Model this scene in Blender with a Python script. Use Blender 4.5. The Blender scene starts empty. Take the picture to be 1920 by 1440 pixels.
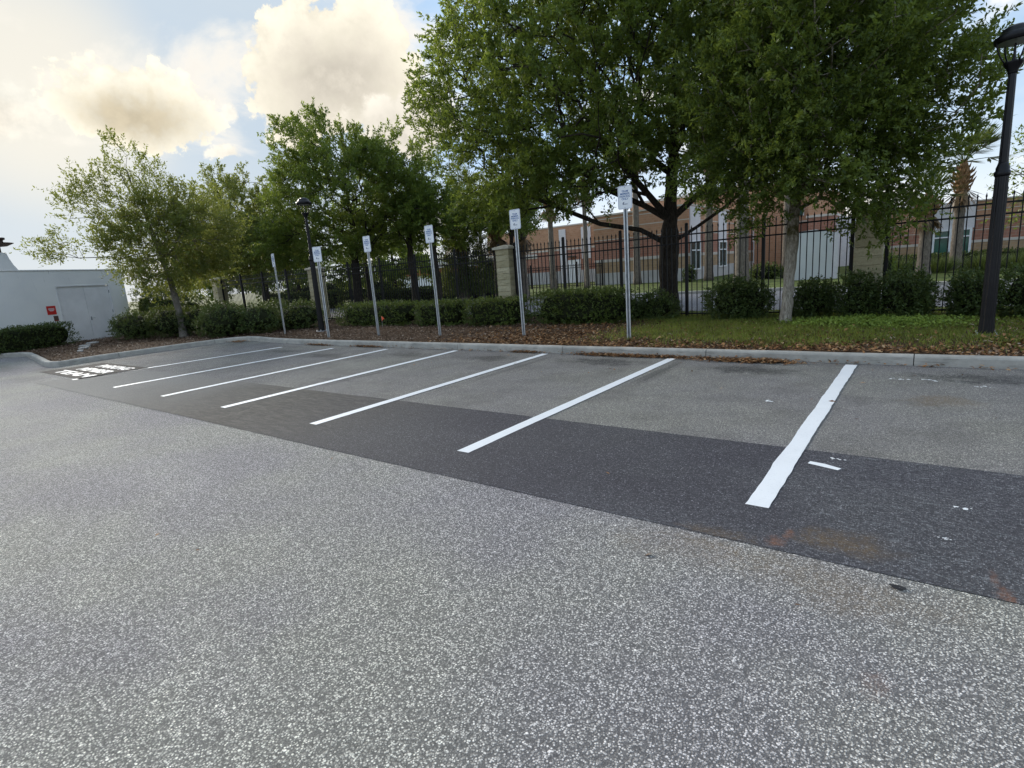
import bpy, bmesh, math, random
import numpy as np
from mathutils import Vector, Matrix, noise as mnoise
R = math.radians
S = bpy.context.scene
COL = S.collection

# ------------------------------------------------------------------ camera
cam_d = bpy.data.cameras.new('camera')
cam_d.sensor_width = 36.0
cam_d.lens = 36.0 * 1018.0 / 1920.0
cam_d.clip_start = 0.05
cam_d.clip_end = 6000
cam = bpy.data.objects.new('camera', cam_d)
COL.objects.link(cam)
_r = Vector((0.80044839, 0.59512657, -0.07146142))
_u = Vector((-0.06327449, 0.20244999, 0.97724631))
_f = Vector((-0.59605261, 0.77771355, -0.1997071))
cam.matrix_world = Matrix(((_r.x, _u.x, -_f.x, 0), (_r.y, _u.y, -_f.y, 0), (_r.z, _u.z, -_f.z, 1.7), (0, 0, 0, 1)))
S.camera = cam
S.view_settings.view_transform = 'Standard'
S.view_settings.look = 'None'
S.view_settings.gamma = 1.0
S.view_settings.use_curve_mapping = False
S.view_settings.exposure = 0.58
try:
    S.cycles.use_denoising = True
    S.cycles.max_bounces = 4
    S.cycles.diffuse_bounces = 3
    S.cycles.glossy_bounces = 2
    S.cycles.transmission_bounces = 3
    S.cycles.transparent_max_bounces = 6
except Exception:
    pass

# ------------------------------------------------------------------ light
SUN_EL, SUN_AZ = 16.0, -75.0            # azimuth measured from +Y towards +X
SKY_STRENGTH = 0.12
sdir = Vector((math.sin(R(SUN_AZ)) * math.cos(R(SUN_EL)), math.cos(R(SUN_AZ)) * math.cos(R(SUN_EL)), math.sin(R(SUN_EL))))
sun_d = bpy.data.lights.new('sun', 'SUN')
sun_d.energy = 4.6
sun_d.angle = R(30)
sun_d.color = (1.0, 0.93, 0.82)
sun = bpy.data.objects.new('sun', sun_d)
sun.rotation_euler = sdir.to_track_quat('Z', 'Y').to_euler()
COL.objects.link(sun)

W = bpy.data.worlds.new('World')
S.world = W
W.use_nodes = True
try:
    W.cycles.sampling_method = 'MANUAL'
    W.cycles.sample_map_resolution = 256
except Exception:
    pass
nt = W.node_tree
nt.nodes.clear()


class NB:
    """small helper that wires node expressions"""
    def __init__(self, tree):
        self.t = tree

    def n(self, typ, **kw):
        nd = self.t.nodes.new(typ)
        for k, v in kw.items():
            setattr(nd, k, v)
        return nd

    def put(self, sock, v):
        if isinstance(v, bpy.types.NodeSocket):
            self.t.links.new(v, sock)
        elif v is not None:
            sock.default_value = v

    def m(self, op, a, b=None, c=None, clamp=False):
        nd = self.n('ShaderNodeMath', operation=op, use_clamp=clamp)
        self.put(nd.inputs[0], a)
        if b is not None:
            self.put(nd.inputs[1], b)
        if c is not None:
            self.put(nd.inputs[2], c)
        return nd.outputs[0]

    def v(self, op, a, b=None, scale=None):
        nd = self.n('ShaderNodeVectorMath', operation=op)
        self.put(nd.inputs[0], a)
        if b is not None:
            self.put(nd.inputs[1], b)
        if scale is not None:
            self.put(nd.inputs['Scale'], scale)
        return nd.outputs['Value'] if op in ('DOT_PRODUCT', 'LENGTH', 'DISTANCE') else nd.outputs[0]

    def mix(self, f, a, b, blend='MIX'):
        nd = self.n('ShaderNodeMix', data_type='RGBA', blend_type=blend)
        self.put(nd.inputs[0], f)
        for s, v in ((nd.inputs[6], a), (nd.inputs[7], b)):
            if not isinstance(v, bpy.types.NodeSocket) and len(v) == 3:
                v = (*v, 1)
            self.put(s, v)
        return nd.outputs[2]

    def noise(self, vec, scale, detail=4, rough=0.5, lac=2.0, dist=0.0, color=False, w=None):
        nd = self.n('ShaderNodeTexNoise')
        nd.inputs['Scale'].default_value = scale
        nd.inputs['Detail'].default_value = detail
        nd.inputs['Roughness'].default_value = rough
        nd.inputs['Lacunarity'].default_value = lac
        nd.inputs['Distortion'].default_value = dist
        if vec is not None:
            self.put(nd.inputs['Vector'], vec)
        return nd.outputs['Color'] if color else nd.outputs['Fac']

    def step(self, x, lo, hi, o0=0.0, o1=1.0, smooth=True):
        nd = self.n('ShaderNodeMapRange', interpolation_type='SMOOTHSTEP' if smooth else 'LINEAR')
        self.put(nd.inputs['Value'], x)
        nd.inputs['From Min'].default_value = lo
        nd.inputs['From Max'].default_value = hi
        nd.inputs['To Min'].default_value = o0
        nd.inputs['To Max'].default_value = o1
        return nd.outputs['Result']

    def ramp(self, x, stops, interp='LINEAR'):
        nd = self.n('ShaderNodeValToRGB')
        nd.color_ramp.interpolation = interp
        el = nd.color_ramp.elements
        while len(el) < len(stops):
            el.new(0.5)
        for e, (p, c) in zip(el, stops):
            e.position = p
            e.color = (*c, 1) if len(c) == 3 else c
        self.put(nd.inputs[0], x)
        return nd.outputs[0]

    def sep(self, v):
        nd = self.n('ShaderNodeSeparateXYZ')
        self.put(nd.inputs[0], v)
        return nd.outputs

    def comb(self, x, y, z):
        nd = self.n('ShaderNodeCombineXYZ')
        for s, v in zip(nd.inputs, (x, y, z)):
            self.put(s, v)
        return nd.outputs[0]

    def bump(self, h, strength=0.3, dist=0.01):
        nd = self.n('ShaderNodeBump')
        nd.inputs['Strength'].default_value = strength
        nd.inputs['Distance'].default_value = dist
        self.put(nd.inputs['Height'], h)
        return nd.outputs[0]


def sky_world():
    b = NB(nt)
    d = b.n('ShaderNodeTexCoord').outputs['Generated']
    d = b.v('NORMALIZE', d)
    sky = b.n('ShaderNodeTexSky', sky_type='NISHITA')
    sky.sun_disc = False
    sky.sun_elevation = R(SUN_EL)
    sky.sun_rotation = R(SUN_AZ)
    sky.altitude = 0
    sky.air_density = 1.0
    sky.dust_density = 0.7
    sky.ozone_density = 1.5
    k = 1.0 / SKY_STRENGTH
    col = sky.outputs[0]
    dz = b.sep(d)[2]
    glow = b.v('DOT_PRODUCT', d, tuple(sdir))
    # thin veil of high cloud, thicker round the sun and towards the horizon
    streak = b.noise(b.v('MULTIPLY', d, (1.0, 1.0, 3.0)), 2.3, 5, 0.6)
    veil = b.m('ADD', b.m('MULTIPLY', b.step(streak, 0.38, 0.75), 0.2), 0.66)
    veil = b.m('ADD', veil, b.step(dz, 0.22, 0.0, 0, 0.3))
    veil = b.m('ADD', veil, b.step(glow, 0.4, 0.8, 0, 0.34))
    veil = b.m('MINIMUM', veil, 0.985)
    vcol = b.mix(b.step(streak, 0.40, 0.70), (0.30 * k, 0.46 * k, 0.68 * k), (0.48 * k, 0.58 * k, 0.70 * k))
    vcol = b.mix(b.step(dz, 0.24, 0.02), vcol, (0.64 * k, 0.69 * k, 0.74 * k))
    vcol = b.mix(b.step(glow, 0.80, 0.97, 0, 0.85), vcol, (0.41 * k, 0.465 * k, 0.51 * k))
    vcol = b.mix(b.step(glow, 0.982, 1.0), vcol, (0.60 * k, 0.58 * k, 0.52 * k))
    col = b.mix(veil, col, vcol)

    n1 = b.noise(d, 12.0, 5, 0.55)
    n2 = b.noise(b.v('ADD', d, (3.1, 1.7, 5.2)), 34.0, 5, 0.6)
    warpn = b.v('SUBTRACT', b.noise(d, 15.0, 5, 0.62, color=True), (0.5, 0.5, 0.5))
    dw = b.v('ADD', d, b.v('SCALE', warpn, scale=0.06))
    bill = b.m('ADD', b.m('MULTIPLY', b.m('SUBTRACT', n1, 0.5), 1.0), b.m('MULTIPLY', b.m('SUBTRACT', n2, 0.5), 0.85))

    def cloud(c, a, bt, bb, tilt=0.0):
        """density of one cumulus heap about direction c: half width a, half height bt above / bb below"""
        c = Vector(c).normalized()
        u = Vector((0, 0, 1)).cross(c).normalized() * -1
        v = u.cross(c).normalized()
        if v.z < 0:
            v = -v
        ct, st = math.cos(tilt), math.sin(tilt)
        u, v = u * ct + v * st, v * ct - u * st
        x = b.m('DIVIDE', b.v('DOT_PRODUCT', dw, tuple(u)), a)
        yy = b.v('DOT_PRODUCT', dw, tuple(v))
        y = b.m('MAXIMUM', b.m('DIVIDE', yy, bt), b.m('DIVIDE', yy, -bb))
        r = b.m('SQRT', b.m('ADD', b.m('MULTIPLY', x, x), b.m('MULTIPLY', y, y)))
        f = b.m('ADD', b.m('SUBTRACT', 1.0, r), bill)
        front = b.step(b.v('DOT_PRODUCT', d, tuple(c)), 0.3, 0.6)
        return b.m('MULTIPLY', f, front), x, b.m('DIVIDE', yy, bt)

    # scattered fair-weather cloud over the whole sky
    sc = b.noise(b.v('ADD', b.v('MULTIPLY', d, (1.0, 1.0, 2.2)), SCATTER), 3.1, 7, 0.58, dist=0.3)
    al = b.m('MULTIPLY', b.step(sc, 0.50, 0.64), 0.9)
    # heaps against the sun grey-cream; unseen ones opposite brightened to light the white wall
    back_fill = b.step(glow, 0.55, -0.35)
    cc = b.mix(b.step(sc, 0.55, 0.8), b.mix(back_fill, (0.72 * k, 0.68 * k, 0.61 * k), (1.15 * k, 1.12 * k, 1.05 * k)), b.mix(back_fill, (0.60 * k, 0.565 * k, 0.51 * k), (1.05 * k, 1.03 * k, 1.0 * k)))
    col = b.mix(al, col, cc)
    # the two big heaps and their small neighbours: bright thin rims, greyer thick hearts
    for (c, a, bt, bb, tilt, lo, hi, br, th, t0, t1) in CLOUDS:
        f, x, y = cloud(c, a, bt, bb, tilt)
        al = b.step(f, lo, hi)
        heart = b.m('ADD', b.m('ADD', f, b.m('MULTIPLY', bill, 0.15)), b.m('MULTIPLY', y, -0.22))
        cc = b.mix(b.step(heart, t0, t1), tuple(q * k for q in br), tuple(q * k for q in th))
        tex = b.step(b.m('ADD', n2, b.m('MULTIPLY', n1, 0.6)), 0.55, 1.05, 0.84, 1.10)
        col = b.mix(al, col, b.v('SCALE', cc, scale=tex))
    bg = b.n('ShaderNodeBackground')
    b.put(bg.inputs['Color'], col)
    bg.inputs['Strength'].default_value = SKY_STRENGTH
    out = b.n('ShaderNodeOutputWorld')
    nt.links.new(bg.outputs[0], out.inputs['Surface'])


SCATTER = (6.6, 6.1, 5.2)
CLOUDS = [
    # direction, half width, up, down, tilt, edge lo, hi, bright, thick, ramp of thickness
    ((-0.945, 0.200, 0.245), 0.10, 0.045, 0.065, 0.0, 0.05, 0.8, (0.66, 0.64, 0.57), (0.66, 0.62, 0.54), 0.3, 0.9),
    ((-0.897, 0.356, 0.254), 0.112, 0.070, 0.046, -0.10, 0.04, 0.15, (0.74, 0.695, 0.58), (0.47, 0.41, 0.30), 0.08, 0.90),
    ((-0.752, 0.582, 0.318), 0.150, 0.105, 0.095, 0.25, 0.04, 0.13, (0.73, 0.68, 0.565), (0.50, 0.46, 0.39), 0.05, 0.80),
    ((-0.690, 0.680, 0.252), 0.115, 0.055, 0.06, 0.0, 0.04, 0.40, (0.68, 0.635, 0.55), (0.58, 0.54, 0.47), 0.10, 0.80),
    ((-0.864, 0.457, 0.208), 0.036, 0.018, 0.012, 0.0, 0.10, 0.5, (0.74, 0.70, 0.61), (0.70, 0.66, 0.58), 0.3, 0.9),
    ((-0.848, 0.461, 0.262), 0.018, 0.022, 0.016, 0.0, 0.10, 0.6, (0.70, 0.67, 0.60), (0.68, 0.65, 0.58), 0.3, 0.9),
]
sky_world()

# ------------------------------------------------------------------ helpers
RNG = np.random.default_rng(7)


def rot_m(axis, ang):
    return np.array(Matrix.Rotation(ang, 3, axis))


class MB:
    """collects quads / polygons and links them as ONE mesh object"""
    def __init__(self):
        self.v, self.f = [], []

    def add(self, verts, faces):
        o = len(self.v)
        self.v += [tuple(p) for p in verts]
        self.f += [tuple(i + o for i in f) for f in faces]
        return self

    def box(self, x0, x1, y0, y1, z0, z1):
        return self.add([(x0, y0, z0), (x1, y0, z0), (x1, y1, z0), (x0, y1, z0), (x0, y0, z1), (x1, y0, z1), (x1, y1, z1), (x0, y1, z1)],
                        [(0, 3, 2, 1), (4, 5, 6, 7), (0, 1, 5, 4), (1, 2, 6, 5), (2, 3, 7, 6), (3, 0, 4, 7)])

    def bbox(self, x0, x1, y0, y1, z0, z1, c=0.01):
        """box with chamfered upright edges and top edges"""
        def ring(i, z):
            return [(x0 + i, y0 + i + c, z), (x0 + i + c, y0 + i, z), (x1 - i - c, y0 + i, z), (x1 - i, y0 + i + c, z),
                    (x1 - i, y1 - i - c, z), (x1 - i - c, y1 - i, z), (x0 + i + c, y1 - i, z), (x0 + i, y1 - i - c, z)]
        vs = ring(c * .6, z0) + ring(0, z0 + c) + ring(0, z1 - c) + ring(c * .6, z1)
        fs = [tuple(range(7, -1, -1)), tuple(range(24, 32))]
        for k in range(3):
            for i in range(8):
                j = (i + 1) % 8
                fs.append((k * 8 + i, k * 8 + j, k * 8 + 8 + j, k * 8 + 8 + i))
        return self.add(vs, fs)

    def prism(self, poly, z0, z1):
        n = len(poly)
        vs = [(x, y, z0) for x, y in poly] + [(x, y, z1) for x, y in poly]
        fs = [tuple(range(n - 1, -1, -1)), tuple(range(n, 2 * n))]
        fs += [(i, (i + 1) % n, n + (i + 1) % n, n + i) for i in range(n)]
        return self.add(vs, fs)

    def lathe(self, prof, n=20, flute=0.0, c=(0, 0, 0), cap=True):
        vs, fs = [], []
        for r, z in prof:
            for i in range(n):
                a = 2 * math.pi * i / n
                rr = r * (1 - flute * (i % 2))
                vs.append((c[0] + rr * math.cos(a), c[1] + rr * math.sin(a), c[2] + z))
        for k in range(len(prof) - 1):
            for i in range(n):
                j = (i + 1) % n
                fs.append((k * n + i, k * n + j, (k + 1) * n + j, (k + 1) * n + i))
        if cap:
            fs.append(tuple(range(n - 1, -1, -1)))
            fs.append(tuple((len(prof) - 1) * n + i for i in range(n)))
        return self.add(vs, fs)

    def tube(self, pts, rad, n=8, cap=True):
        pts = [Vector(p) for p in pts]
        if not isinstance(rad, (list, tuple)):
            rad = [rad] * len(pts)
        vs, fs = [], []
        ref = None
        for i, p in enumerate(pts):
            t = (pts[min(i + 1, len(pts) - 1)] - pts[max(i - 1, 0)]).normalized()
            if ref is None:
                ref = Vector((1, 0, 0)) if abs(t.x) < 0.8 else Vector((0, 1, 0))
            a = (ref - t * ref.dot(t)).normalized()
            bb = t.cross(a)
            ref = a
            for k in range(n):
                an = 2 * math.pi * k / n
                vs.append(p + (a * math.cos(an) + bb * math.sin(an)) * rad[i])
        for k in range(len(pts) - 1):
            for i in range(n):
                j = (i + 1) % n
                fs.append((k * n + i, k * n + j, (k + 1) * n + j, (k + 1) * n + i))
        if cap:
            fs.append(tuple(range(n - 1, -1, -1)))
            fs.append(tuple((len(pts) - 1) * n + i for i in range(n)))
        return self.add(vs, fs)

    def mesh(self, name, mat, smooth=False):
        me = bpy.data.meshes.new(name)
        me.from_pydata(self.v, [], self.f)
        me.update()
        if mat:
            me.materials.append(mat)
        if smooth:
            me.polygons.foreach_set('use_smooth', [True] * len(me.polygons))
        return me

    def build(self, name, mat, parent=None, smooth=False, loc=None):
        return link(name, self.mesh(name, mat, smooth), parent, loc)


def link(name, me, parent=None, loc=None, rz=None):
    o = bpy.data.objects.new(name, me)
    COL.objects.link(o)
    if parent is not None:
        o.parent = parent
    if loc is not None:
        o.location = loc
    if rz is not None:
        o.rotation_euler = (0, 0, rz)
    return o


def tag(o, label=None, cat=None, group=None, kind=None):
    if label:
        o['label'] = label
    if cat:
        o['category'] = cat
    if group:
        o['group'] = group
    if kind:
        o['kind'] = kind
    return o


def empty(name, loc=(0, 0, 0), rz=0.0, **kw):
    o = bpy.data.objects.new(name, None)
    o.empty_display_size = 0.2
    COL.objects.link(o)
    o.location = loc
    o.rotation_euler = (0, 0, rz)
    return tag(o, **kw)


def np_mesh(name, V, F, mat, smooth=False):
    """V (n,3), F (m,4) quads or (m,3) triangles"""
    me = bpy.data.meshes.new(name)
    V = np.ascontiguousarray(V, dtype=np.float32)
    F = np.ascontiguousarray(F, dtype=np.int32)
    k = F.shape[1]
    me.vertices.add(len(V))
    me.vertices.foreach_set('co', V.ravel())
    me.loops.add(F.size)
    me.loops.foreach_set('vertex_index', F.ravel())
    me.polygons.add(len(F))
    me.polygons.foreach_set('loop_start', np.arange(0, F.size, k, dtype=np.int32))
    try:
        me.polygons.foreach_set('loop_total', np.full(len(F), k, dtype=np.int32))
    except Exception:
        pass
    if smooth:
        me.polygons.foreach_set('use_smooth', np.ones(len(F), dtype=bool))
    me.update(calc_edges=True)
    if mat:
        me.materials.append(mat)
    return me


def unit(a):
    return a / np.maximum(np.linalg.norm(a, axis=-1, keepdims=True), 1e-9)


def kites(P, D, U, L, Wd, fold=0.0):
    """leaf quads: base P, direction D, side U (unit arrays), length L, width Wd"""
    D = unit(D)
    U = unit(U - D * (U * D).sum(-1, keepdims=True))
    N = np.cross(D, U)
    L = L[:, None]
    Wd = Wd[:, None]
    a = P
    b = P + D * L * 0.5 + U * Wd * 0.5 + N * Wd * fold
    c = P + D * L
    d = P + D * L * 0.45 - U * Wd * 0.5 + N * Wd * fold
    V = np.stack([a, b, c, d], 1).reshape(-1, 3)
    F = np.arange(len(V)).reshape(-1, 4)
    return V, F


# ------------------------------------------------------------------ materials
def mat_base(name, rough=0.8, spec=0.3):
    m = bpy.data.materials.new(name)
    m.use_nodes = True
    t = m.node_tree
    t.nodes.clear()
    b = NB(t)
    out = b.n('ShaderNodeOutputMaterial')
    bs = b.n('ShaderNodeBsdfPrincipled')
    bs.inputs['Roughness'].default_value = rough
    bs.inputs['Specular IOR Level'].default_value = spec
    t.links.new(bs.outputs[0], out.inputs[0])
    return m, b, bs, out


def simple(name, col, rough=0.7, spec=0.3, metal=0.0, var=0.12, scale=6.0, bump=0.0, bscale=60.0, dirt=None, bdist=0.005):
    m, b, bs, out = mat_base(name, rough, spec)
    co = b.n('ShaderNodeTexCoord').outputs['Object']
    nz = b.noise(co, scale, 5, 0.6)
    lo = tuple(c * (1 - var) for c in col)
    hi = tuple(min(1, c * (1 + var)) for c in col)
    c = b.mix(b.step(nz, 0.3, 0.7), lo, hi)
    if dirt:
        c = b.mix(b.step(b.noise(co, scale * 0.37, 6, 0.65), 0.52, 0.75, 0, 0.6), c, dirt)
    b.put(bs.inputs['Base Color'], c)
    bs.inputs['Metallic'].default_value = metal
    if bump:
        b.put(bs.inputs['Normal'], b.bump(b.noise(co, bscale, 4, 0.6), bump, bdist))
    return m


def leaf_mat(name, dark, light, trans=0.35, tint=(0.30, 0.34, 0.05), rough=0.5, clump=0.8):
    m, b, bs, out = mat_base(name, rough, 0.35)
    g = b.n('ShaderNodeNewGeometry')
    r = g.outputs['Random Per Island']
    c = b.mix(r, dark, light)
    cl = b.noise(b.n('ShaderNodeTexCoord').outputs['Object'], clump, 3, 0.5)
    c = b.mix(b.step(cl, 0.35, 0.7, 0, 0.55), c, tuple(x * 1.45 for x in light))
    b.put(bs.inputs['Base Color'], c)
    tr = b.n('ShaderNodeBsdfTranslucent')
    b.put(tr.inputs['Color'], b.mix(0.5, c, tint))
    mx = b.n('ShaderNodeMixShader')
    mx.inputs[0].default_value = trans
    b.t.links.new(bs.outputs[0], mx.inputs[1])
    b.t.links.new(tr.outputs[0], mx.inputs[2])
    b.t.links.new(mx.outputs[0], out.inputs[0])
    return m


def chip_mat(name, stops, rough=0.85):
    m, b, bs, out = mat_base(name, rough, 0.2)
    r = b.n('ShaderNodeNewGeometry').outputs['Random Per Island']
    b.put(bs.inputs['Base Color'], b.ramp(r, stops))
    return m


def asphalt_mat(name, dark, light, stone_lo, stone_hi, tint_a, tint_b, stones=0.5, scale=95.0, stains=(), scrape=None, rough=0.85):
    """stones set in bitumen; `stains` are (x, y, rx, ry, colour, amount) marks with a shape of their own"""
    m, b, bs, out = mat_base(name, rough, 0.18)
    co = b.n('ShaderNodeTexCoord').outputs['Object']
    vo = b.n('ShaderNodeTexVoronoi', feature='F1')
    vo.inputs['Scale'].default_value = scale
    b.put(vo.inputs['Vector'], co)
    rnd = b.sep(vo.outputs['Color'])
    dist = vo.outputs['Distance']
    stone = b.m('MULTIPLY', b.step(dist, 0.60, 0.36), b.step(rnd[0], 1.0 - stones, 1.0 - stones * 0.8))
    vo2 = b.n('ShaderNodeTexVoronoi', feature='F1')
    vo2.inputs['Scale'].default_value = scale * 0.45
    b.put(vo2.inputs['Vector'], co)
    rnd2 = b.sep(vo2.outputs['Color'])
    big = b.m('MULTIPLY', b.step(vo2.outputs['Distance'], 0.40, 0.26), b.step(rnd2[1], 0.86, 0.90))
    base = b.mix(b.step(b.noise(co, 260, 2, 0.5), 0.3, 0.7), dark, light)
    scol = b.mix(b.m('POWER', rnd[1], 1.9), stone_lo, stone_hi)
    c = b.mix(stone, base, scol)
    c = b.mix(big, c, b.mix(b.m('POWER', rnd2[0], 1.5), stone_lo, stone_hi))
    stone = b.m('MAXIMUM', stone, big)
    # broad tonal drift
    big1 = b.noise(co, 0.45, 4, 0.55)
    c = b.mix(b.step(big1, 0.35, 0.68, 0, 1), b.mix(1.0, c, tint_a, 'MULTIPLY'), b.mix(1.0, c, tint_b, 'MULTIPLY'))
    grain = b.noise(co, 34, 4, 0.75)
    c = b.mix(1.0, c, b.mix(b.step(grain, 0.30, 0.70, smooth=False), (0.70, 0.70, 0.70), (1.36, 1.36, 1.34)), 'MULTIPLY')
    pale = b.noise(b.v('MULTIPLY', co, (0.5, 1.1, 1)), 0.8, 4, 0.6)
    c = b.mix(b.step(pale, 0.52, 0.70, 0, 0.5), c, b.mix(1.0, c, (1.3, 1.3, 1.27), 'MULTIPLY'))
    mid = b.noise(co, 2.2, 5, 0.62)
    c = b.mix(b.step(mid, 0.55, 0.8, 0, 0.28), c, b.mix(1.0, c, (0.6, 0.6, 0.62), 'MULTIPLY'))
    if scrape:
        c = scrape(b, co, c)
    xyz = b.sep(co)
    wob_big = b.sep(b.v('SUBTRACT', b.noise(co, 3.0, 5, 0.65, color=True), (0.5, 0.5, 0.5)))
    wob_small = b.sep(b.v('SUBTRACT', b.noise(co, 17.0, 5, 0.7, color=True), (0.5, 0.5, 0.5)))
    patchy = b.m('ADD', 0.35, b.m('MULTIPLY', b.step(b.noise(co, 24, 5, 0.7), 0.38, 0.62), 0.65))
    for (sx, sy, rx, ry, sc, am) in stains:
        wob = wob_small if min(rx, ry) < 0.13 else wob_big
        ex = b.m('ADD', b.m('DIVIDE', b.m('SUBTRACT', xyz[0], sx), rx), b.m('MULTIPLY', wob[0], 2.2))
        ey = b.m('ADD', b.m('DIVIDE', b.m('SUBTRACT', xyz[1], sy), ry), b.m('MULTIPLY', wob[1], 2.2))
        rr = b.m('SQRT', b.m('ADD', b.m('MULTIPLY', ex, ex), b.m('MULTIPLY', ey, ey)))
        c = b.mix(b.m('MULTIPLY', b.step(rr, 1.05, 0.2, 0, am), patchy), c, sc)
    b.put(bs.inputs['Base Color'], c)
    h = b.m('ADD', stone, b.m('MULTIPLY', b.noise(co, 180, 3, 0.6), 0.7))
    b.put(bs.inputs['Normal'], b.bump(h, 0.55, 0.004))
    return m


DK = (0.022, 0.022, 0.024)
RUST = (0.22, 0.10, 0.055)
TAN = (0.16, 0.105, 0.045)
lot_stains = [(-4.67, 8.80, 0.95, 0.50, DK, 0.95), (-2.05, 8.62, 0.85, 0.45, DK, 0.9), (0.55, 8.75, 0.9, 0.45, DK, 0.9), (-7.1, 8.6, 0.9, 0.45, DK, 0.85),
              (-9.6, 8.55, 0.9, 0.4, DK, 0.75), (-12.0, 8.0, 0.9, 0.45, DK, 0.8), (-14.3, 8.3, 0.9, 0.45, DK, 0.7), (0.25, 7.35, 0.42, 0.34, TAN, 0.45),
              (-0.3, 2.95, 0.75, 0.30, TAN, 0.32), (-1.1, 3.0, 0.6, 0.25, TAN, 0.22), (-0.06, 2.29, 0.07, 0.10, RUST, 0.25), (-0.95, 3.1, 0.3, 0.10, TAN, 0.3),
              (-17.4, 3.4, 1.4, 0.5, DK, 0.35), (-19.0, 6.6, 0.5, 2.2, DK, 0.45), (-19.2, 4.1, 1.5, 0.4, DK, 0.5), (-22, 3.6, 2.5, 0.5, DK, 0.35),
              (-3.2, 8.0, 0.10, 1.1, DK, 0.5), (-8.6, 5.9, 1.0, 0.10, DK, 0.4)]


def old_marks(b, co, c):
    """blacked-out older lines beside the new ones"""
    xyz = b.sep(co)
    n = b.noise(b.v('MULTIPLY', co, (6, 1.2, 1)), 1.0, 5, 0.7)
    for x0, w, y0, y1, am in ((-3.30, 0.10, 6.6, 9.3, 0.65), (-5.9, 0.09, 5.3, 9.2, 0.45), (-8.35, 0.10, 5.2, 7.6, 0.5), (-10.6, 0.1, 5.2, 8.6, 0.4), (-12.8, 0.1, 5.0, 8.4, 0.4)):
        k = b.m('MULTIPLY', b.step(b.m('ABSOLUTE', b.m('SUBTRACT', xyz[0], x0)), w, w * 0.5), b.m('MULTIPLY', b.step(xyz[1], y0, y0 + 0.8), b.step(xyz[1], y1, y1 - 0.5)))
        k = b.m('MULTIPLY', k, b.step(n, 0.3, 0.55, 0, am))
        c = b.mix(k, c, DK)
    # the stall half of the lot is browner, smoother and blotched
    st_ = b.step(xyz[1], 5.0, 5.2)
    blot = b.step(b.noise(co, 1.3, 6, 0.68), 0.42, 0.70)
    warm = b.mix(1.0, c, b.mix(blot, (0.86, 0.85, 0.82), (0.56, 0.545, 0.52)), 'MULTIPLY')
    warm = b.mix(0.35, warm, b.mix(b.step(b.noise(co, 45, 4, 0.75), 0.3, 0.7), (0.11, 0.109, 0.106), (0.26, 0.256, 0.245)))
    c = b.mix(st_, c, warm)
    sp = b.m('MULTIPLY', b.step(b.noise(co, 6.5, 4, 0.7), 0.66, 0.74, 0, 0.75), st_)
    c = b.mix(sp, c, (0.05, 0.048, 0.045))
    return c


M = {}
M['asphalt'] = asphalt_mat('worn_asphalt', (0.072, 0.072, 0.072), (0.175, 0.174, 0.170), (0.215, 0.212, 0.203), (0.76, 0.742, 0.70),
                           (0.95, 0.92, 0.99), (1.14, 1.13, 1.06), stones=1.0, scale=116.0, stains=lot_stains, scrape=old_marks)


def strip_scrape(b, co, c):
    """sealed band: black in the middle, brown and scraped towards the left, paler and worn at the right"""
    xyz = b.sep(co)
    wob = b.m('MULTIPLY', b.m('SUBTRACT', b.noise(co, 0.9, 4, 0.6), 0.5), 3.0)
    x = b.m('ADD', xyz[0], wob)
    lines = b.noise(b.v('MULTIPLY', co, (2.0, 12.0, 1)), 1.6, 8, 0.78, dist=0.8)
    lines2 = b.noise(b.v('MULTIPLY', co, (9.0, 2.2, 1)), 2.2, 7, 0.75, dist=1.2)
    scr = b.noise(b.v('MULTIPLY', b.v('ADD', co, b.v('SCALE', b.noise(co, 1.5, 2, 0.5, color=True), scale=0.25)), (9.0, 38.0, 1)), 1.3, 7, 0.8)
    brown = b.mix(b.step(lines, 0.40, 0.66), (0.044, 0.042, 0.039), (0.135, 0.126, 0.110))
    brown = b.mix(b.m('MULTIPLY', b.step(lines2, 0.54, 0.66, 0, 0.7), b.step(b.noise(co, 1.1, 3, 0.6), 0.45, 0.62)), brown, (0.20, 0.19, 0.165))
    brown = b.mix(b.step(b.noise(co, 70, 4, 0.7), 0.5, 0.7, 0, 0.4), brown, (0.125, 0.12, 0.112))
    c = b.mix(b.step(x, -4.2, -8.2, 0, 0.9), c, brown)
    # the seal has all but worn off at the far left end
    frag = b.step(b.m('ADD', x, b.m('MULTIPLY', b.m('SUBTRACT', lines, 0.5), 5.0)), -7.5, -13.5, 0, 0.85)
    c = b.mix(frag, c, b.mix(b.step(b.noise(co, 60, 4, 0.75), 0.3, 0.7), (0.14, 0.138, 0.13), (0.30, 0.295, 0.28)))
    # worn aggregate showing through at the right
    vo = b.n('ShaderNodeTexVoronoi', feature='F1')
    vo.inputs['Scale'].default_value = 80
    b.put(vo.inputs['Vector'], co)
    r = b.sep(vo.outputs['Color'])
    st = b.m('MULTIPLY', b.step(vo.outputs['Distance'], 0.55, 0.25), b.step(r[0], 0.45, 0.8))
    worn = b.m('MULTIPLY', b.step(x, -1.7, 0.0), b.step(lines, 0.40, 0.60, 0.3, 1.0))
    worn = b.m('MAXIMUM', worn, b.m('MULTIPLY', b.step(xyz[1], 3.75, 3.2, 0, 0.55), b.step(x, -3.4, -1.4)))
    c = b.mix(b.m('MULTIPLY', worn, b.m('MAXIMUM', b.m('MULTIPLY', st, 0.6), b.step(scr, 0.52, 0.68))), c, (0.235, 0.25, 0.262))
    c = b.mix(b.m('MULTIPLY', b.step(scr, 0.60, 0.72, 0, 0.35), b.step(x, -7.0, -3.5)), c, (0.18, 0.18, 0.19))
    return c


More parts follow.
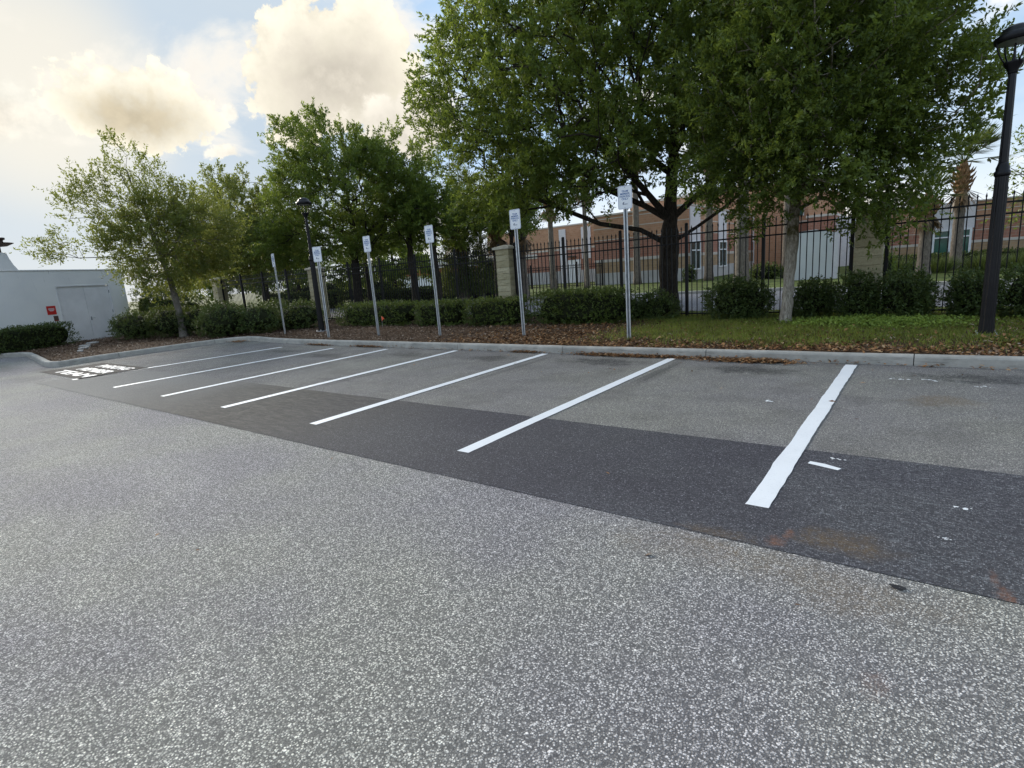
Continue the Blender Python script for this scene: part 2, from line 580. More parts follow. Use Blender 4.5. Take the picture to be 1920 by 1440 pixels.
M['strip'] = asphalt_mat('sealed_asphalt', (0.030, 0.030, 0.034), (0.072, 0.071, 0.077), (0.10, 0.10, 0.106), (0.26, 0.26, 0.27), (0.9, 0.88, 0.95), (1.1, 1.1, 1.1),
                         stones=0.3, scale=120.0, scrape=strip_scrape, rough=0.88,
                         stains=[(-0.62, 3.30, 0.07, 0.10, RUST, 0.6), (-0.57, 3.44, 0.035, 0.10, RUST, 0.55), (0.41, 3.26, 0.05, 0.12, RUST, 0.6), (0.38, 3.42, 0.025, 0.1, RUST, 0.4), (-0.28, 3.5, 0.34, 0.22, TAN, 0.5), (-0.95, 3.25, 0.3, 0.1, TAN, 0.35)])
M['sealer'] = asphalt_mat('black_sealer', (0.012, 0.012, 0.014), (0.03, 0.03, 0.033), (0.05, 0.05, 0.05), (0.09, 0.09, 0.09), (1, 1, 1), (1.2, 1.2, 1.2), stones=0.2, scale=110)
M['road'] = asphalt_mat('far_road_asphalt', (0.11, 0.11, 0.12), (0.17, 0.17, 0.18), (0.2, 0.2, 0.2), (0.4, 0.4, 0.4), (0.95, 0.95, 1.0), (1.05, 1.05, 1.05), stones=0.4, scale=60)


def paint_mat():
    m, b, bs, out = mat_base('road_paint', 0.55, 0.4)
    co = b.n('ShaderNodeTexCoord').outputs['Object']
    wear = b.noise(co, 55, 5, 0.7)
    c = b.mix(b.step(wear, 0.56, 0.72, 0, 0.5), (0.80, 0.82, 0.84), (0.42, 0.43, 0.45))
    c = b.mix(b.step(b.noise(co, 4, 4, 0.6), 0.4, 0.75, 0, 0.25), c, (0.62, 0.64, 0.66))
    b.put(bs.inputs['Base Color'], c)
    b.put(bs.inputs['Normal'], b.bump(b.noise(co, 170, 3, 0.6), 0.5, 0.004))
    return m


M['paint'] = paint_mat()


def concrete_mat():
    m, b, bs, out = mat_base('kerb_concrete', 0.9, 0.2)
    co = b.n('ShaderNodeTexCoord').outputs['Object']
    c = b.mix(b.step(b.noise(co, 3.0, 6, 0.65), 0.3, 0.7), (0.32, 0.31, 0.28), (0.47, 0.45, 0.405))
    c = b.mix(b.step(b.noise(b.v('MULTIPLY', co, (2, 2, 14)), 1.5, 6, 0.7), 0.52, 0.72, 0, 0.55), c, (0.13, 0.13, 0.12))
    c = b.mix(b.step(b.noise(co, 150, 3, 0.6), 0.6, 0.75, 0, 0.5), c, (0.18, 0.17, 0.16))
    b.put(bs.inputs['Base Color'], c)
    b.put(bs.inputs['Normal'], b.bump(b.noise(co, 120, 4, 0.7), 0.4, 0.004))
    return m


M['kerb'] = concrete_mat()


def bed_mat():
    m, b, bs, out = mat_base('mulch_soil', 0.95, 0.1)
    co = b.n('ShaderNodeTexCoord').outputs['Object']
    c = b.mix(b.step(b.noise(co, 45, 5, 0.7), 0.35, 0.65), (0.035, 0.022, 0.014), (0.14, 0.085, 0.05))
    b.put(bs.inputs['Base Color'], c)
    b.put(bs.inputs['Normal'], b.bump(b.noise(co, 50, 5, 0.7), 0.9, 0.03))
    return m


M['bed'] = bed_mat()
M['ground'] = simple('far_ground', (0.10, 0.12, 0.06), 0.95, 0.1, var=0.3, scale=0.4)
M['lawn'] = simple('lawn_turf', (0.085, 0.108, 0.030), 0.95, 0.1, var=0.35, scale=1.2, bump=0.6, bscale=30, dirt=(0.12, 0.10, 0.05), bdist=0.03)
M['mulch'] = chip_mat('mulch_chips', [(0, (0.04, 0.027, 0.02)), (0.4, (0.13, 0.085, 0.06)), (0.75, (0.25, 0.175, 0.125)), (1, (0.44, 0.35, 0.27))])
M['litter'] = chip_mat('dry_oak_leaves', [(0, (0.09, 0.045, 0.02)), (0.5, (0.23, 0.11, 0.045)), (0.85, (0.36, 0.20, 0.09)), (1, (0.46, 0.33, 0.20))])
M['grass'] = leaf_mat('grass_blades', (0.065, 0.095, 0.016), (0.20, 0.235, 0.04), trans=0.35, clump=1.6)
M['creeper'] = leaf_mat('ground_cover_leaf', (0.10, 0.17, 0.02), (0.24, 0.33, 0.06), trans=0.3)
M['oak_dark'] = leaf_mat('oak_leaf', (0.030, 0.058, 0.013), (0.115, 0.165, 0.033), trans=0.45, tint=(0.34, 0.42, 0.05))
M['oak_front'] = leaf_mat('oak_leaf_glossy', (0.032, 0.062, 0.013), (0.120, 0.168, 0.032), trans=0.42, tint=(0.36, 0.42, 0.05), rough=0.40)
M['oak_left'] = leaf_mat('oak_leaf_yellowish', (0.052, 0.078, 0.018), (0.125, 0.160, 0.040), trans=0.45, tint=(0.40, 0.42, 0.07))
M['hedge_leaf'] = leaf_mat('hedge_leaf', (0.030, 0.056, 0.012), (0.100, 0.145, 0.032), trans=0.3, clump=2.0)
M['shrub_leaf'] = leaf_mat('shrub_leaf', (0.024, 0.044, 0.012), (0.072, 0.108, 0.030), trans=0.25, clump=2.0)
M['palm_leaf'] = leaf_mat('palm_leaf', (0.035, 0.06, 0.02), (0.085, 0.12, 0.04), trans=0.25)
M['dead_frond'] = leaf_mat('dead_palm_frond', (0.12, 0.08, 0.045), (0.24, 0.17, 0.10), trans=0.2, tint=(0.3, 0.2, 0.1))
M['hedge_core'] = simple('hedge_twigs', (0.018, 0.022, 0.010), 0.95, 0.1, var=0.4, scale=20)


def bark_mat(name, lo, hi, scale=1.0, moss=None):
    m, b, bs, out = mat_base(name, 0.95, 0.15)
    co = b.n('ShaderNodeTexCoord').outputs['Object']
    st = b.v('MULTIPLY', co, (1, 1, 0.28))
    n = b.noise(st, 22 * scale, 6, 0.7, dist=0.6)
    c = b.mix(b.step(n, 0.32, 0.66), lo, hi)
    c = b.mix(b.step(b.noise(co, 3.2, 5, 0.6), 0.55, 0.72, 0, 0.6), c, tuple(min(1, x * 1.35) for x in hi))
    if moss:
        z = b.sep(co)[2]
        k = b.m('MULTIPLY', b.step(z, 1.3, 2.1), b.step(b.noise(co, 6, 5, 0.65), 0.35, 0.6))
        c = b.mix(k, c, moss)
    b.put(bs.inputs['Base Color'], c)
    b.put(bs.inputs['Normal'], b.bump(n, 0.9, 0.03))
    return m


M['bark'] = bark_mat('oak_bark', (0.018, 0.015, 0.012), (0.058, 0.048, 0.039))
M['bark_pale'] = bark_mat('oak_bark_lichen', (0.20, 0.175, 0.14), (0.47, 0.43, 0.36), 1.2, moss=(0.085, 0.075, 0.03))
M['bark_mid'] = bark_mat('oak_bark_grey', (0.10, 0.09, 0.075), (0.22, 0.20, 0.17), 1.2)
M['palm_bark'] = bark_mat('palm_bark', (0.10, 0.085, 0.07), (0.21, 0.18, 0.15), 0.8)
M['palm_boot'] = bark_mat('palm_boots', (0.16, 0.09, 0.045), (0.36, 0.22, 0.12), 1.0)
M['fence'] = simple('black_fence_paint', (0.006, 0.006, 0.007), 0.5, 0.25, var=0.3, scale=3.0)
M['lamp_black'] = simple('lamp_black_paint', (0.006, 0.006, 0.008), 0.38, 0.3, var=0.3, scale=5.0, bump=0.1)
M['lamp_glass'] = simple('lamp_clear_glass', (0.55, 0.6, 0.62), 0.1, 0.5)
M['galv'] = simple('galvanised_steel', (0.55, 0.57, 0.58), 0.42, 0.5, metal=0.75, var=0.15, scale=9.0, dirt=(0.36, 0.36, 0.36))
M['galv_shade'] = simple('channel_shade', (0.20, 0.22, 0.24), 0.6, 0.4, metal=0.4, var=0.2, scale=9)  # darker copy of the post steel, shade of the hollow put into colour
M['sign_white'] = simple('reflective_white_sign', (0.80, 0.83, 0.86), 0.35, 0.5, var=0.03)
M['sign_blue'] = simple('blue_sign_ink', (0.05, 0.14, 0.36), 0.5, var=0.05)
M['sign_navy'] = simple('navy_sign_ink', (0.03, 0.05, 0.12), 0.5, var=0.05)
M['red'] = simple('red_sign', (0.55, 0.03, 0.025), 0.4, var=0.08)
M['sign_dark'] = simple('brown_placard', (0.10, 0.06, 0.045), 0.5, var=0.2, scale=40)
M['flag'] = simple('orange_flag', (0.85, 0.13, 0.05), 0.6, var=0.05)


def block_mat():
    m, b, bs, out = mat_base('split_face_block', 0.95, 0.15)
    co = b.n('ShaderNodeTexCoord').outputs['Object']
    rnd = b.n('ShaderNodeObjectInfo').outputs['Random']
    c = b.mix(rnd, (0.43, 0.385, 0.245), (0.56, 0.51, 0.35))
    c = b.mix(b.step(b.noise(co, 14, 5, 0.65), 0.42, 0.72, 0, 0.5), c, (0.30, 0.25, 0.15))
    b.put(bs.inputs['Base Color'], c)
    b.put(bs.inputs['Normal'], b.bump(b.noise(co, 22, 5, 0.65), 1.0, 0.03))
    return m


M['block'] = block_mat()
M['cap'] = simple('cast_stone_cap', (0.60, 0.56, 0.46), 0.9, 0.2, var=0.12, scale=5, dirt=(0.34, 0.31, 0.25))
M['mortar'] = simple('block_mortar', (0.30, 0.27, 0.20), 0.95, 0.1)


def wall_mat():
    m, b, bs, out = mat_base('white_stucco', 0.85, 0.2)
    co = b.n('ShaderNodeTexCoord').outputs['Object']
    xyz = b.sep(co)
    c = b.mix(b.step(b.noise(co, 0.8, 5, 0.6), 0.3, 0.75), (0.85, 0.85, 0.84), (0.77, 0.775, 0.78))
    # run-off streaks hanging from the coping, grime at the foot
    s = b.noise(b.comb(b.m('MULTIPLY', xyz[1], 3.0), b.m('MULTIPLY', xyz[0], 3.0), b.m('MULTIPLY', xyz[2], 0.22)), 3.0, 5, 0.7)
    k = b.m('MULTIPLY', b.step(s, 0.60, 0.72), b.step(xyz[2], 2.2, 3.1))
    c = b.mix(b.m('MULTIPLY', k, 0.75), c, (0.15, 0.15, 0.15))
    k = b.m('MULTIPLY', b.step(s, 0.55, 0.7, 0, 0.5), b.step(xyz[2], 0.9, 0.0))
    c = b.mix(k, c, (0.34, 0.33, 0.31))
    b.put(bs.inputs['Base Color'], c)
    b.put(bs.inputs['Normal'], b.bump(b.noise(co, 70, 4, 0.6), 0.25, 0.004))
    return m


M['stucco'] = wall_mat()
M['door'] = simple('pale_grey_door', (0.77, 0.77, 0.79), 0.5, 0.4, var=0.06, scale=1.5, dirt=(0.42, 0.42, 0.44))
M['steel'] = simple('door_steel', (0.25, 0.26, 0.28), 0.4, 0.5, metal=0.6)
M['brown_metal'] = simple('bronze_metal', (0.07, 0.05, 0.04), 0.6, 0.4, var=0.3)


def brick_mat(name, c1, c2, mortar, scale=1.0):
    m, b, bs, out = mat_base(name, 0.9, 0.2)
    co = b.n('ShaderNodeTexCoord').outputs['Object']
    xyz = b.sep(co)
    vec = b.comb(b.m('ADD', xyz[0], xyz[1]), xyz[2], 0.0)
    br = b.n('ShaderNodeTexBrick')
    br.inputs['Scale'].default_value = 1.0
    br.inputs['Brick Width'].default_value = 0.40 * scale
    br.inputs['Row Height'].default_value = 0.20 * scale
    br.inputs['Mortar Size'].default_value = 0.012
    br.inputs['Color1'].default_value = (*c1, 1)
    br.inputs['Color2'].default_value = (*c2, 1)
    br.inputs['Mortar'].default_value = (*mortar, 1)
    b.put(br.inputs['Vector'], vec)
    c = b.mix(b.step(b.noise(co, 0.7, 5, 0.6), 0.35, 0.7, 0, 0.35), br.outputs['Color'], tuple(x * 0.75 for x in c1))
    b.put(bs.inputs['Base Color'], c)
    b.put(bs.inputs['Normal'], b.bump(br.outputs['Fac'], -0.3, 0.01))
    return m


M['brick_red'] = brick_mat('red_brick', (0.33, 0.15, 0.105), (0.40, 0.195, 0.14), (0.40, 0.28, 0.22))
M['brick_orange'] = brick_mat('orange_brick', (0.42, 0.225, 0.135), (0.49, 0.28, 0.175), (0.47, 0.34, 0.25))  # on the tall block this orange also stands in for low sunlight
M['brick_tan'] = brick_mat('tan_brick', (0.34, 0.23, 0.135), (0.42, 0.29, 0.175), (0.40, 0.32, 0.24))
M['stone_band'] = simple('pale_stone_band', (0.55, 0.50, 0.44), 0.85, 0.2, var=0.08, scale=1.0)
M['stone_base'] = simple('pale_block_base', (0.50, 0.49, 0.48), 0.9, 0.2, var=0.1, scale=0.8, dirt=(0.36, 0.34, 0.32))
M['panel_white'] = simple('white_render_panel', (0.66, 0.64, 0.66), 0.8, 0.2, var=0.06)
M['frame_white'] = simple('white_window_frame', (0.78, 0.80, 0.82), 0.5, 0.4, var=0.04)
M['glass'] = simple('green_window_glass', (0.035, 0.115, 0.085), 0.08, 0.6, var=0.25, scale=0.6)
M['glass_dark'] = simple('dark_window_glass', (0.02, 0.05, 0.045), 0.06, 0.6, var=0.25, scale=0.6)
M['grey_panel'] = simple('pale_grey_screen', (0.58, 0.60, 0.60), 0.8, 0.2, var=0.05, scale=0.6)
M['screen_dark'] = simple('dark_windscreen_mesh', (0.012, 0.013, 0.022), 0.95, 0.1, var=0.4, scale=2)
M['roof_red'] = simple('red_fascia', (0.34, 0.10, 0.06), 0.7, 0.2, var=0.1)
M['path'] = simple('pale_flagstone', (0.42, 0.41, 0.39), 0.9, 0.2, var=0.15, scale=8, bump=0.5, bscale=40)

# ------------------------------------------------------------------ ground
def sheet(name, x0, x1, y0, y1, z, mat, parent=None):
    return MB().add([(x0, y0, z), (x1, y0, z), (x1, y1, z), (x0, y1, z)], [(0, 1, 2, 3)]).build(name, mat, parent)


tag(sheet('ground', -1500, 1500, -1500, 1500, -0.06, M['ground']), kind='structure')
lot = tag(sheet('parking_lot', -70, 30, -25, 12.5, 0.0, M['asphalt']), kind='structure')
LZ = 0.004


def ribbon(x0, x1, y0, y1, z, wob=0.008, n=70, seed=0, horizontal=False):
    """painted or sealed band with slightly uneven edges"""
    mb = MB()
    vs, fs = [], []
    for i in range(n + 1):
        t = i / n
        a = mnoise.noise((t * 9 + seed, 3.1, seed)) * wob + mnoise.noise((t * 40 + seed, 1.1, seed)) * wob * 0.5
        c = mnoise.noise((t * 9 + seed, 7.7, seed)) * wob + mnoise.noise((t * 40 + seed, 5.1, seed)) * wob * 0.5
        if horizontal:
            x = x0 + (x1 - x0) * t
            vs += [(x, y0 + a, z), (x, y1 + c, z)]
        else:
            y = y0 + (y1 - y0) * t
            vs += [(x0 + a, y, z), (x1 + c, y, z)]
    for i in range(n):
        fs.append((2 * i, 2 * i + 2, 2 * i + 3, 2 * i + 1) if horizontal else (2 * i, 2 * i + 1, 2 * i + 3, 2 * i + 2))
    return mb.add(vs, fs)


ribbon(-16.2, 30, 3.2, 5.12, LZ, 0.016, 1400, 2, True).build('sealed_asphalt_strip', M['strip'], lot)['label'] = 'darker sealed band of asphalt running across the stall ends'
xs_far = [-0.79, -3.52, -6.23, -8.74, -11.04, -13.11, -15.42]
xs_near = [-0.83, -3.55, -6.10, -8.47, -10.70, -13.05, -15.70]
for i, (xf, xn) in enumerate(zip(xs_far, xs_near)):
    rb = ribbon(-0.075, 0.075, 3.75, 9.34 - max(0, i - 3) * 0.16, 2 * LZ, 0.013 if i == 0 else 0.006, 140, 10 + i)
    rb.v = [(x + xn + (xf - xn) * (y - 3.75) / 5.6, y, z) for x, y, z in rb.v]
    rb.build('stall_line', M['paint'], lot)
# short paint dash and spots beside the first line
MB().add([(-0.67, 4.76, 2 * LZ), (-0.45, 4.69, 2 * LZ), (-0.43, 4.74, 2 * LZ), (-0.55, 4.80, 2 * LZ), (-0.66, 4.82, 2 * LZ)], [(0, 1, 2, 3, 4)]).build('paint_dash', M['paint'], lot)
rf = random.Random(4)
for (x, y, r, asp) in ((-1.41, 6.76, 0.05, 1.0), (-0.20, 8.42, 0.05, 1.6), (0.12, 8.46, 0.05, 1.6), (0.62, 8.2, 0.04, 1.4), (-0.5, 4.95, 0.03, 2.0), (0.28, 4.3, 0.03, 1.5), (0.20, 3.78, 0.015, 1.5)):
    mb = MB()
    for q in range(9):
        cx, cy, rr = x + rf.gauss(0, r * asp * 0.6), y + rf.gauss(0, r * 0.45), r * rf.uniform(0.12, 0.5)
        mb.add([(cx + rr * math.cos(a) * rf.uniform(.6, 1.3), cy + rr * 0.8 * math.sin(a) * rf.uniform(.6, 1.3), 2 * LZ + q * 0.0002) for a in np.linspace(0, 2 * math.pi, 9)[:-1]], [tuple(range(8))])
    mb.build('paint_fleck', M['paint'], lot)
# black spot of tar
pl = [(-0.01 + 0.034 * math.cos(a) * (1 + .3 * math.sin(3 * a)), 3.09 + 0.022 * math.sin(a), 2 * LZ) for a in np.linspace(0, 2 * math.pi, 14)[:-1]]
MB().add(pl, [tuple(range(13))]).build('tar_spot', M['sealer'], lot)


def text_mesh(body, size, mat, name='lettering', align='CENTER', sx=1.0, bold=0.0, spacing=1.0):
    cu = bpy.data.curves.new(name, 'FONT')
    cu.body = body
    cu.size = size
    cu.align_x = align
    cu.align_y = 'CENTER'
    cu.offset = bold
    cu.space_line = spacing
    cu.resolution_u = 3
    ob = bpy.data.objects.new(name, cu)
    COL.objects.link(ob)
    dg = bpy.context.evaluated_depsgraph_get()
    me = bpy.data.meshes.new_from_object(ob.evaluated_get(dg))
    bpy.data.objects.remove(ob)
    me.materials.clear()
    me.materials.append(mat)
    if sx != 1.0:
        for v in me.vertices:
            v.co.x *= sx
    return me


# stencilled words in the end stall by the kerb, on fresh black sealer
sl = ribbon(-18.9, -15.6, 3.86, 5.32, LZ * 2, 0.02, 60, 31, True).build('sealer_patch', M['sealer'], lot)
sl['label'] = 'black sealer patch under the stencilled words beside the kerb'
for txt, y, wid in (('TEAM', 4.14, 2.5), ('MEMBER', 4.58, 2.1), ('PARKING', 5.02, 2.1)):
    me = text_mesh(txt, 0.5, M['paint'], bold=0.012)
    xs = [v.co.x for v in me.vertices]
    ys = [v.co.y for v in me.vertices]
    w, h = max(xs) - min(xs), max(ys) - min(ys)
    for v in me.vertices:
        v.co.x *= wid / w
        v.co.y = (v.co.y - (max(ys) + min(ys)) / 2) * 0.29 / h
    link('stencil_word', me, lot, (-17.05, y, 3 * LZ))['label'] = 'white stencilled word painted on black sealer by the kerb'

# ------------------------------------------------------------------ kerb
kerb_path = [(14, 9.47), (12.1, 9.47), (-15.0, 9.47), (-16.4, 9.52), (-17.6, 9.64), (-18.7, 9.82), (-19.35, 9.84), (-19.75, 9.6), (-19.95, 9.1), (-20.02, 8.4),
             (-20.05, 7.0), (-19.98, 5.6), (-19.85, 5.0), (-19.72, 4.72), (-19.75, 4.48), (-19.98, 4.34), (-20.4, 4.32), (-21.4, 4.45), (-24.0, 4.80),
             (-25.5, 4.98), (-26.2, 4.92), (-26.9, 4.55), (-28.6, 3.3), (-36.0, -2.2)]


def resample(path, step):
    P = [Vector((x, y, 0)) for x, y in path]
    out, acc = [P[0]], 0.0
    for a, c in zip(P, P[1:]):
        L = (c - a).length
        n = max(1, int(round(L / step)))
        for i in range(1, n + 1):
            out.append(a + (c - a) * i / n)
    return out


kp = resample(kerb_path, 0.19)
cum = [0.0]
for a, c in zip(kp, kp[1:]):
    cum.append(cum[-1] + (c - a).length)
kerb = empty('kerb', (0, 0, 0), kind='structure')
prof = [(0.0, -0.05), (0.006, 0.115), (0.018, 0.138), (0.035, 0.15), (0.125, 0.152), (0.15, 0.145), (0.155, -0.05)]


def kerb_block(s0, s1):
    pts = [i for i, s in enumerate(cum) if s0 + 0.02 < s < s1 - 0.02]
    def at(s):
        for i in range(len(cum) - 1):
            if cum[i] <= s <= cum[i + 1]:
                t = (s - cum[i]) / max(1e-6, cum[i + 1] - cum[i])
                return kp[i].lerp(kp[i + 1], t), i
        return kp[-1], len(kp) - 2
    st = [at(s0)] + [(kp[i], min(i, len(kp) - 2)) for i in pts] + [at(s1)]
    vs, fs = [], []
    m = len(prof)
    for p, i in st:
        j0, j1 = max(0, i - 1), min(len(kp) - 1, i + 2)
        t = (kp[j1] - kp[j0]).normalized()
        nrm = Vector((t.y, -t.x, 0))          # towards the bed
        for (q, z) in prof:
            w = 0.004 * mnoise.noise((p.x * 1.3, p.y * 1.3, z * 9))
            vs.append(p + nrm * (q + w) + Vector((0, 0, z + (w if z > 0 else 0))))
    for k in range(len(st) - 1):
        for q in range(m - 1):
            fs.append((k * m + q, k * m + m + q, k * m + m + q + 1, k * m + q + 1))
    fs.append(tuple(range(m)))
    fs.append(tuple(range((len(st) - 1) * m + m - 1, (len(st) - 1) * m - 1, -1)))
    return MB().add(vs, fs)


# joints fall at X = 0.03, -2.85, -5.83 ... along the straight run
s = 14 - 0.03 - 2.9 * 4
joints = [0.0]
while s < cum[-1] - 1.0:
    joints.append(s)
    s += 2.92
joints.append(cum[-1])
for s0, s1 in zip(joints, joints[1:]):
    kerb_block(s0 + 0.006, s1 - 0.006).build('kerb_stone', M['kerb'], kerb)


def in_poly(x, y, poly):
    c = np.zeros(np.shape(x), bool)
    n = len(poly)
    for i in range(n):
        x0, y0 = poly[i]
        x1, y1 = poly[(i + 1) % n]
        k = ((y0 > y) != (y1 > y)) & (x < (x1 - x0) * (y - y0) / (y1 - y0 + 1e-12) + x0)
        c ^= k
    return c


bed_poly = [(p.x, p.y) for p in kp] + [(-36, 16.4), (14, 16.4)]


def inset_path(q):
    out = []
    for i in range(len(kp)):
        t = (kp[min(i + 1, len(kp) - 1)] - kp[max(i - 1, 0)]).normalized()
        out.append((kp[i].x + t.y * q, kp[i].y - t.x * q))
    return out


bed_in = inset_path(0.10) + [(-36, 16.3), (14, 16.3)]
litter_in = inset_path(0.17) + [(-36, 15.8), (14, 15.8)]


def bed_z(x, y):
    """height of the planting bed"""
    z = 0.125 + 0.03 * np.clip((y - 9.8) / 4, 0, 1)
    return z + 0.018 * np.sin(x * 1.7 + y * 0.9) * np.sin(y * 2.1 - x * 0.6)


st = 0.14
gx = np.arange(-36, 14 + st, st)
gy = np.arange(-2.4, 16.4 + st, st)
GX, GY = np.meshgrid(gx, gy, indexing='ij')
inside = in_poly(GX, GY, bed_in)
GZ = bed_z(GX, GY) + RNG.normal(0, 0.006, GX.shape)
idx = np.arange(GX.size).reshape(GX.shape)
ok = inside[:-1, :-1] & inside[1:, :-1] & inside[1:, 1:] & inside[:-1, 1:]
F = np.stack([idx[:-1, :-1], idx[1:, :-1], idx[1:, 1:], idx[:-1, 1:]], -1)[ok]
V = np.stack([GX, GY, GZ], -1).reshape(-1, 3)
used = np.unique(F)
remap = -np.ones(len(V), int)
remap[used] = np.arange(len(used))
tag(link('planting_bed', np_mesh('planting_bed', V[used], remap[F], M['bed'], True)), kind='structure')
tag(sheet('verge', -120, 40, 15.9, 18.2, 0.02, M['lawn']), kind='structure')
tag(sheet('road', -120, 60, 18.1, 27.6, 0.03, M['road']), kind='structure')
rk = MB()
rk.bbox(-120, 60, 27.6, 27.85, -0.02, 0.16, 0.02)
tag(rk.build('road_kerb', M['kerb']), kind='structure')
tag(sheet('lawn', -120, 60, 27.85, 130, 0.05, M['lawn']), kind='structure')

# ------------------------------------------------------------------ foliage generators
def rand_unit(n, rng):
    return unit(rng.normal(size=(n, 3)))


def sprays(O, D, n_leaf, leaf_len, spray_len, rng, leaf_asp=0.36, droop=0.12):
    """leafy twigs: origins O, directions D -> kite leaves scattered along each twig"""
    S_ = len(O)
    D = unit(D)
    t = np.tile(np.linspace(0.12, 1.0, n_leaf), (S_, 1)) + rng.uniform(-0.05, 0.05, (S_, n_leaf))
    ln = spray_len * rng.uniform(0.6, 1.3, (S_, 1))
    P = O[:, None, :] + D[:, None, :] * (t * ln)[..., None]
    P[..., 2] -= droop * (t * ln) ** 2
    P += rng.normal(0, 0.10 * spray_len, P.shape) * (1.1 - t[..., None])
    Dl = D[:, None, :] * 0.75 + rng.normal(0, 0.75, P.shape)
    Dl[..., 2] += 0.12
    Ul = rng.normal(size=P.shape)
    Ul[..., 2] *= 0.45
    L = leaf_len * rng.uniform(0.65, 1.3, t.shape)
    return kites(P.reshape(-1, 3), Dl.reshape(-1, 3), Ul.reshape(-1, 3), L.ravel(), (L * leaf_asp * rng.uniform(0.8, 1.25, L.shape)).ravel(), 0.12)


def lobes_points(lobes, n, rng, shell=2.4):
    w = np.array([l[3] * l[4] * l[5] * (l[6] if len(l) > 6 else 1) for l in lobes])
    which = rng.choice(len(lobes), n, p=w / w.sum())
    Lb = np.array([l[:6] for l in lobes])[which]
    d = rand_unit(n, rng)
    r = rng.uniform(0, 1, n) ** (1 / shell)
    return Lb[:, :3] + d * r[:, None] * Lb[:, 3:6]


def tubes_np(A, B, ra, rb, k):
    D = unit(B - A)
    ref = np.where(np.abs(D[:, 2:3]) < 0.9, [[0, 0, 1.0]], [[1.0, 0, 0]])
    U = unit(np.cross(D, ref))
    Wv = np.cross(D, U)
    an = np.linspace(0, 2 * np.pi, k, endpoint=False)
    ring = U[:, None, :] * np.cos(an)[None, :, None] + Wv[:, None, :] * np.sin(an)[None, :, None]
    VA = A[:, None, :] + ring * ra[:, None, None]
    VB = B[:, None, :] + ring * rb[:, None, None]
    V = np.concatenate([VA, VB], 1).reshape(-1, 3)
    n = len(A)
    o = (np.arange(n) * 2 * k)[:, None]
    i = np.arange(k)[None, :]
    j = (i + 1) % k
    F = np.stack([o + i, o + j, o + k + j, o + k + i], -1).reshape(-1, 4)
    return V, F


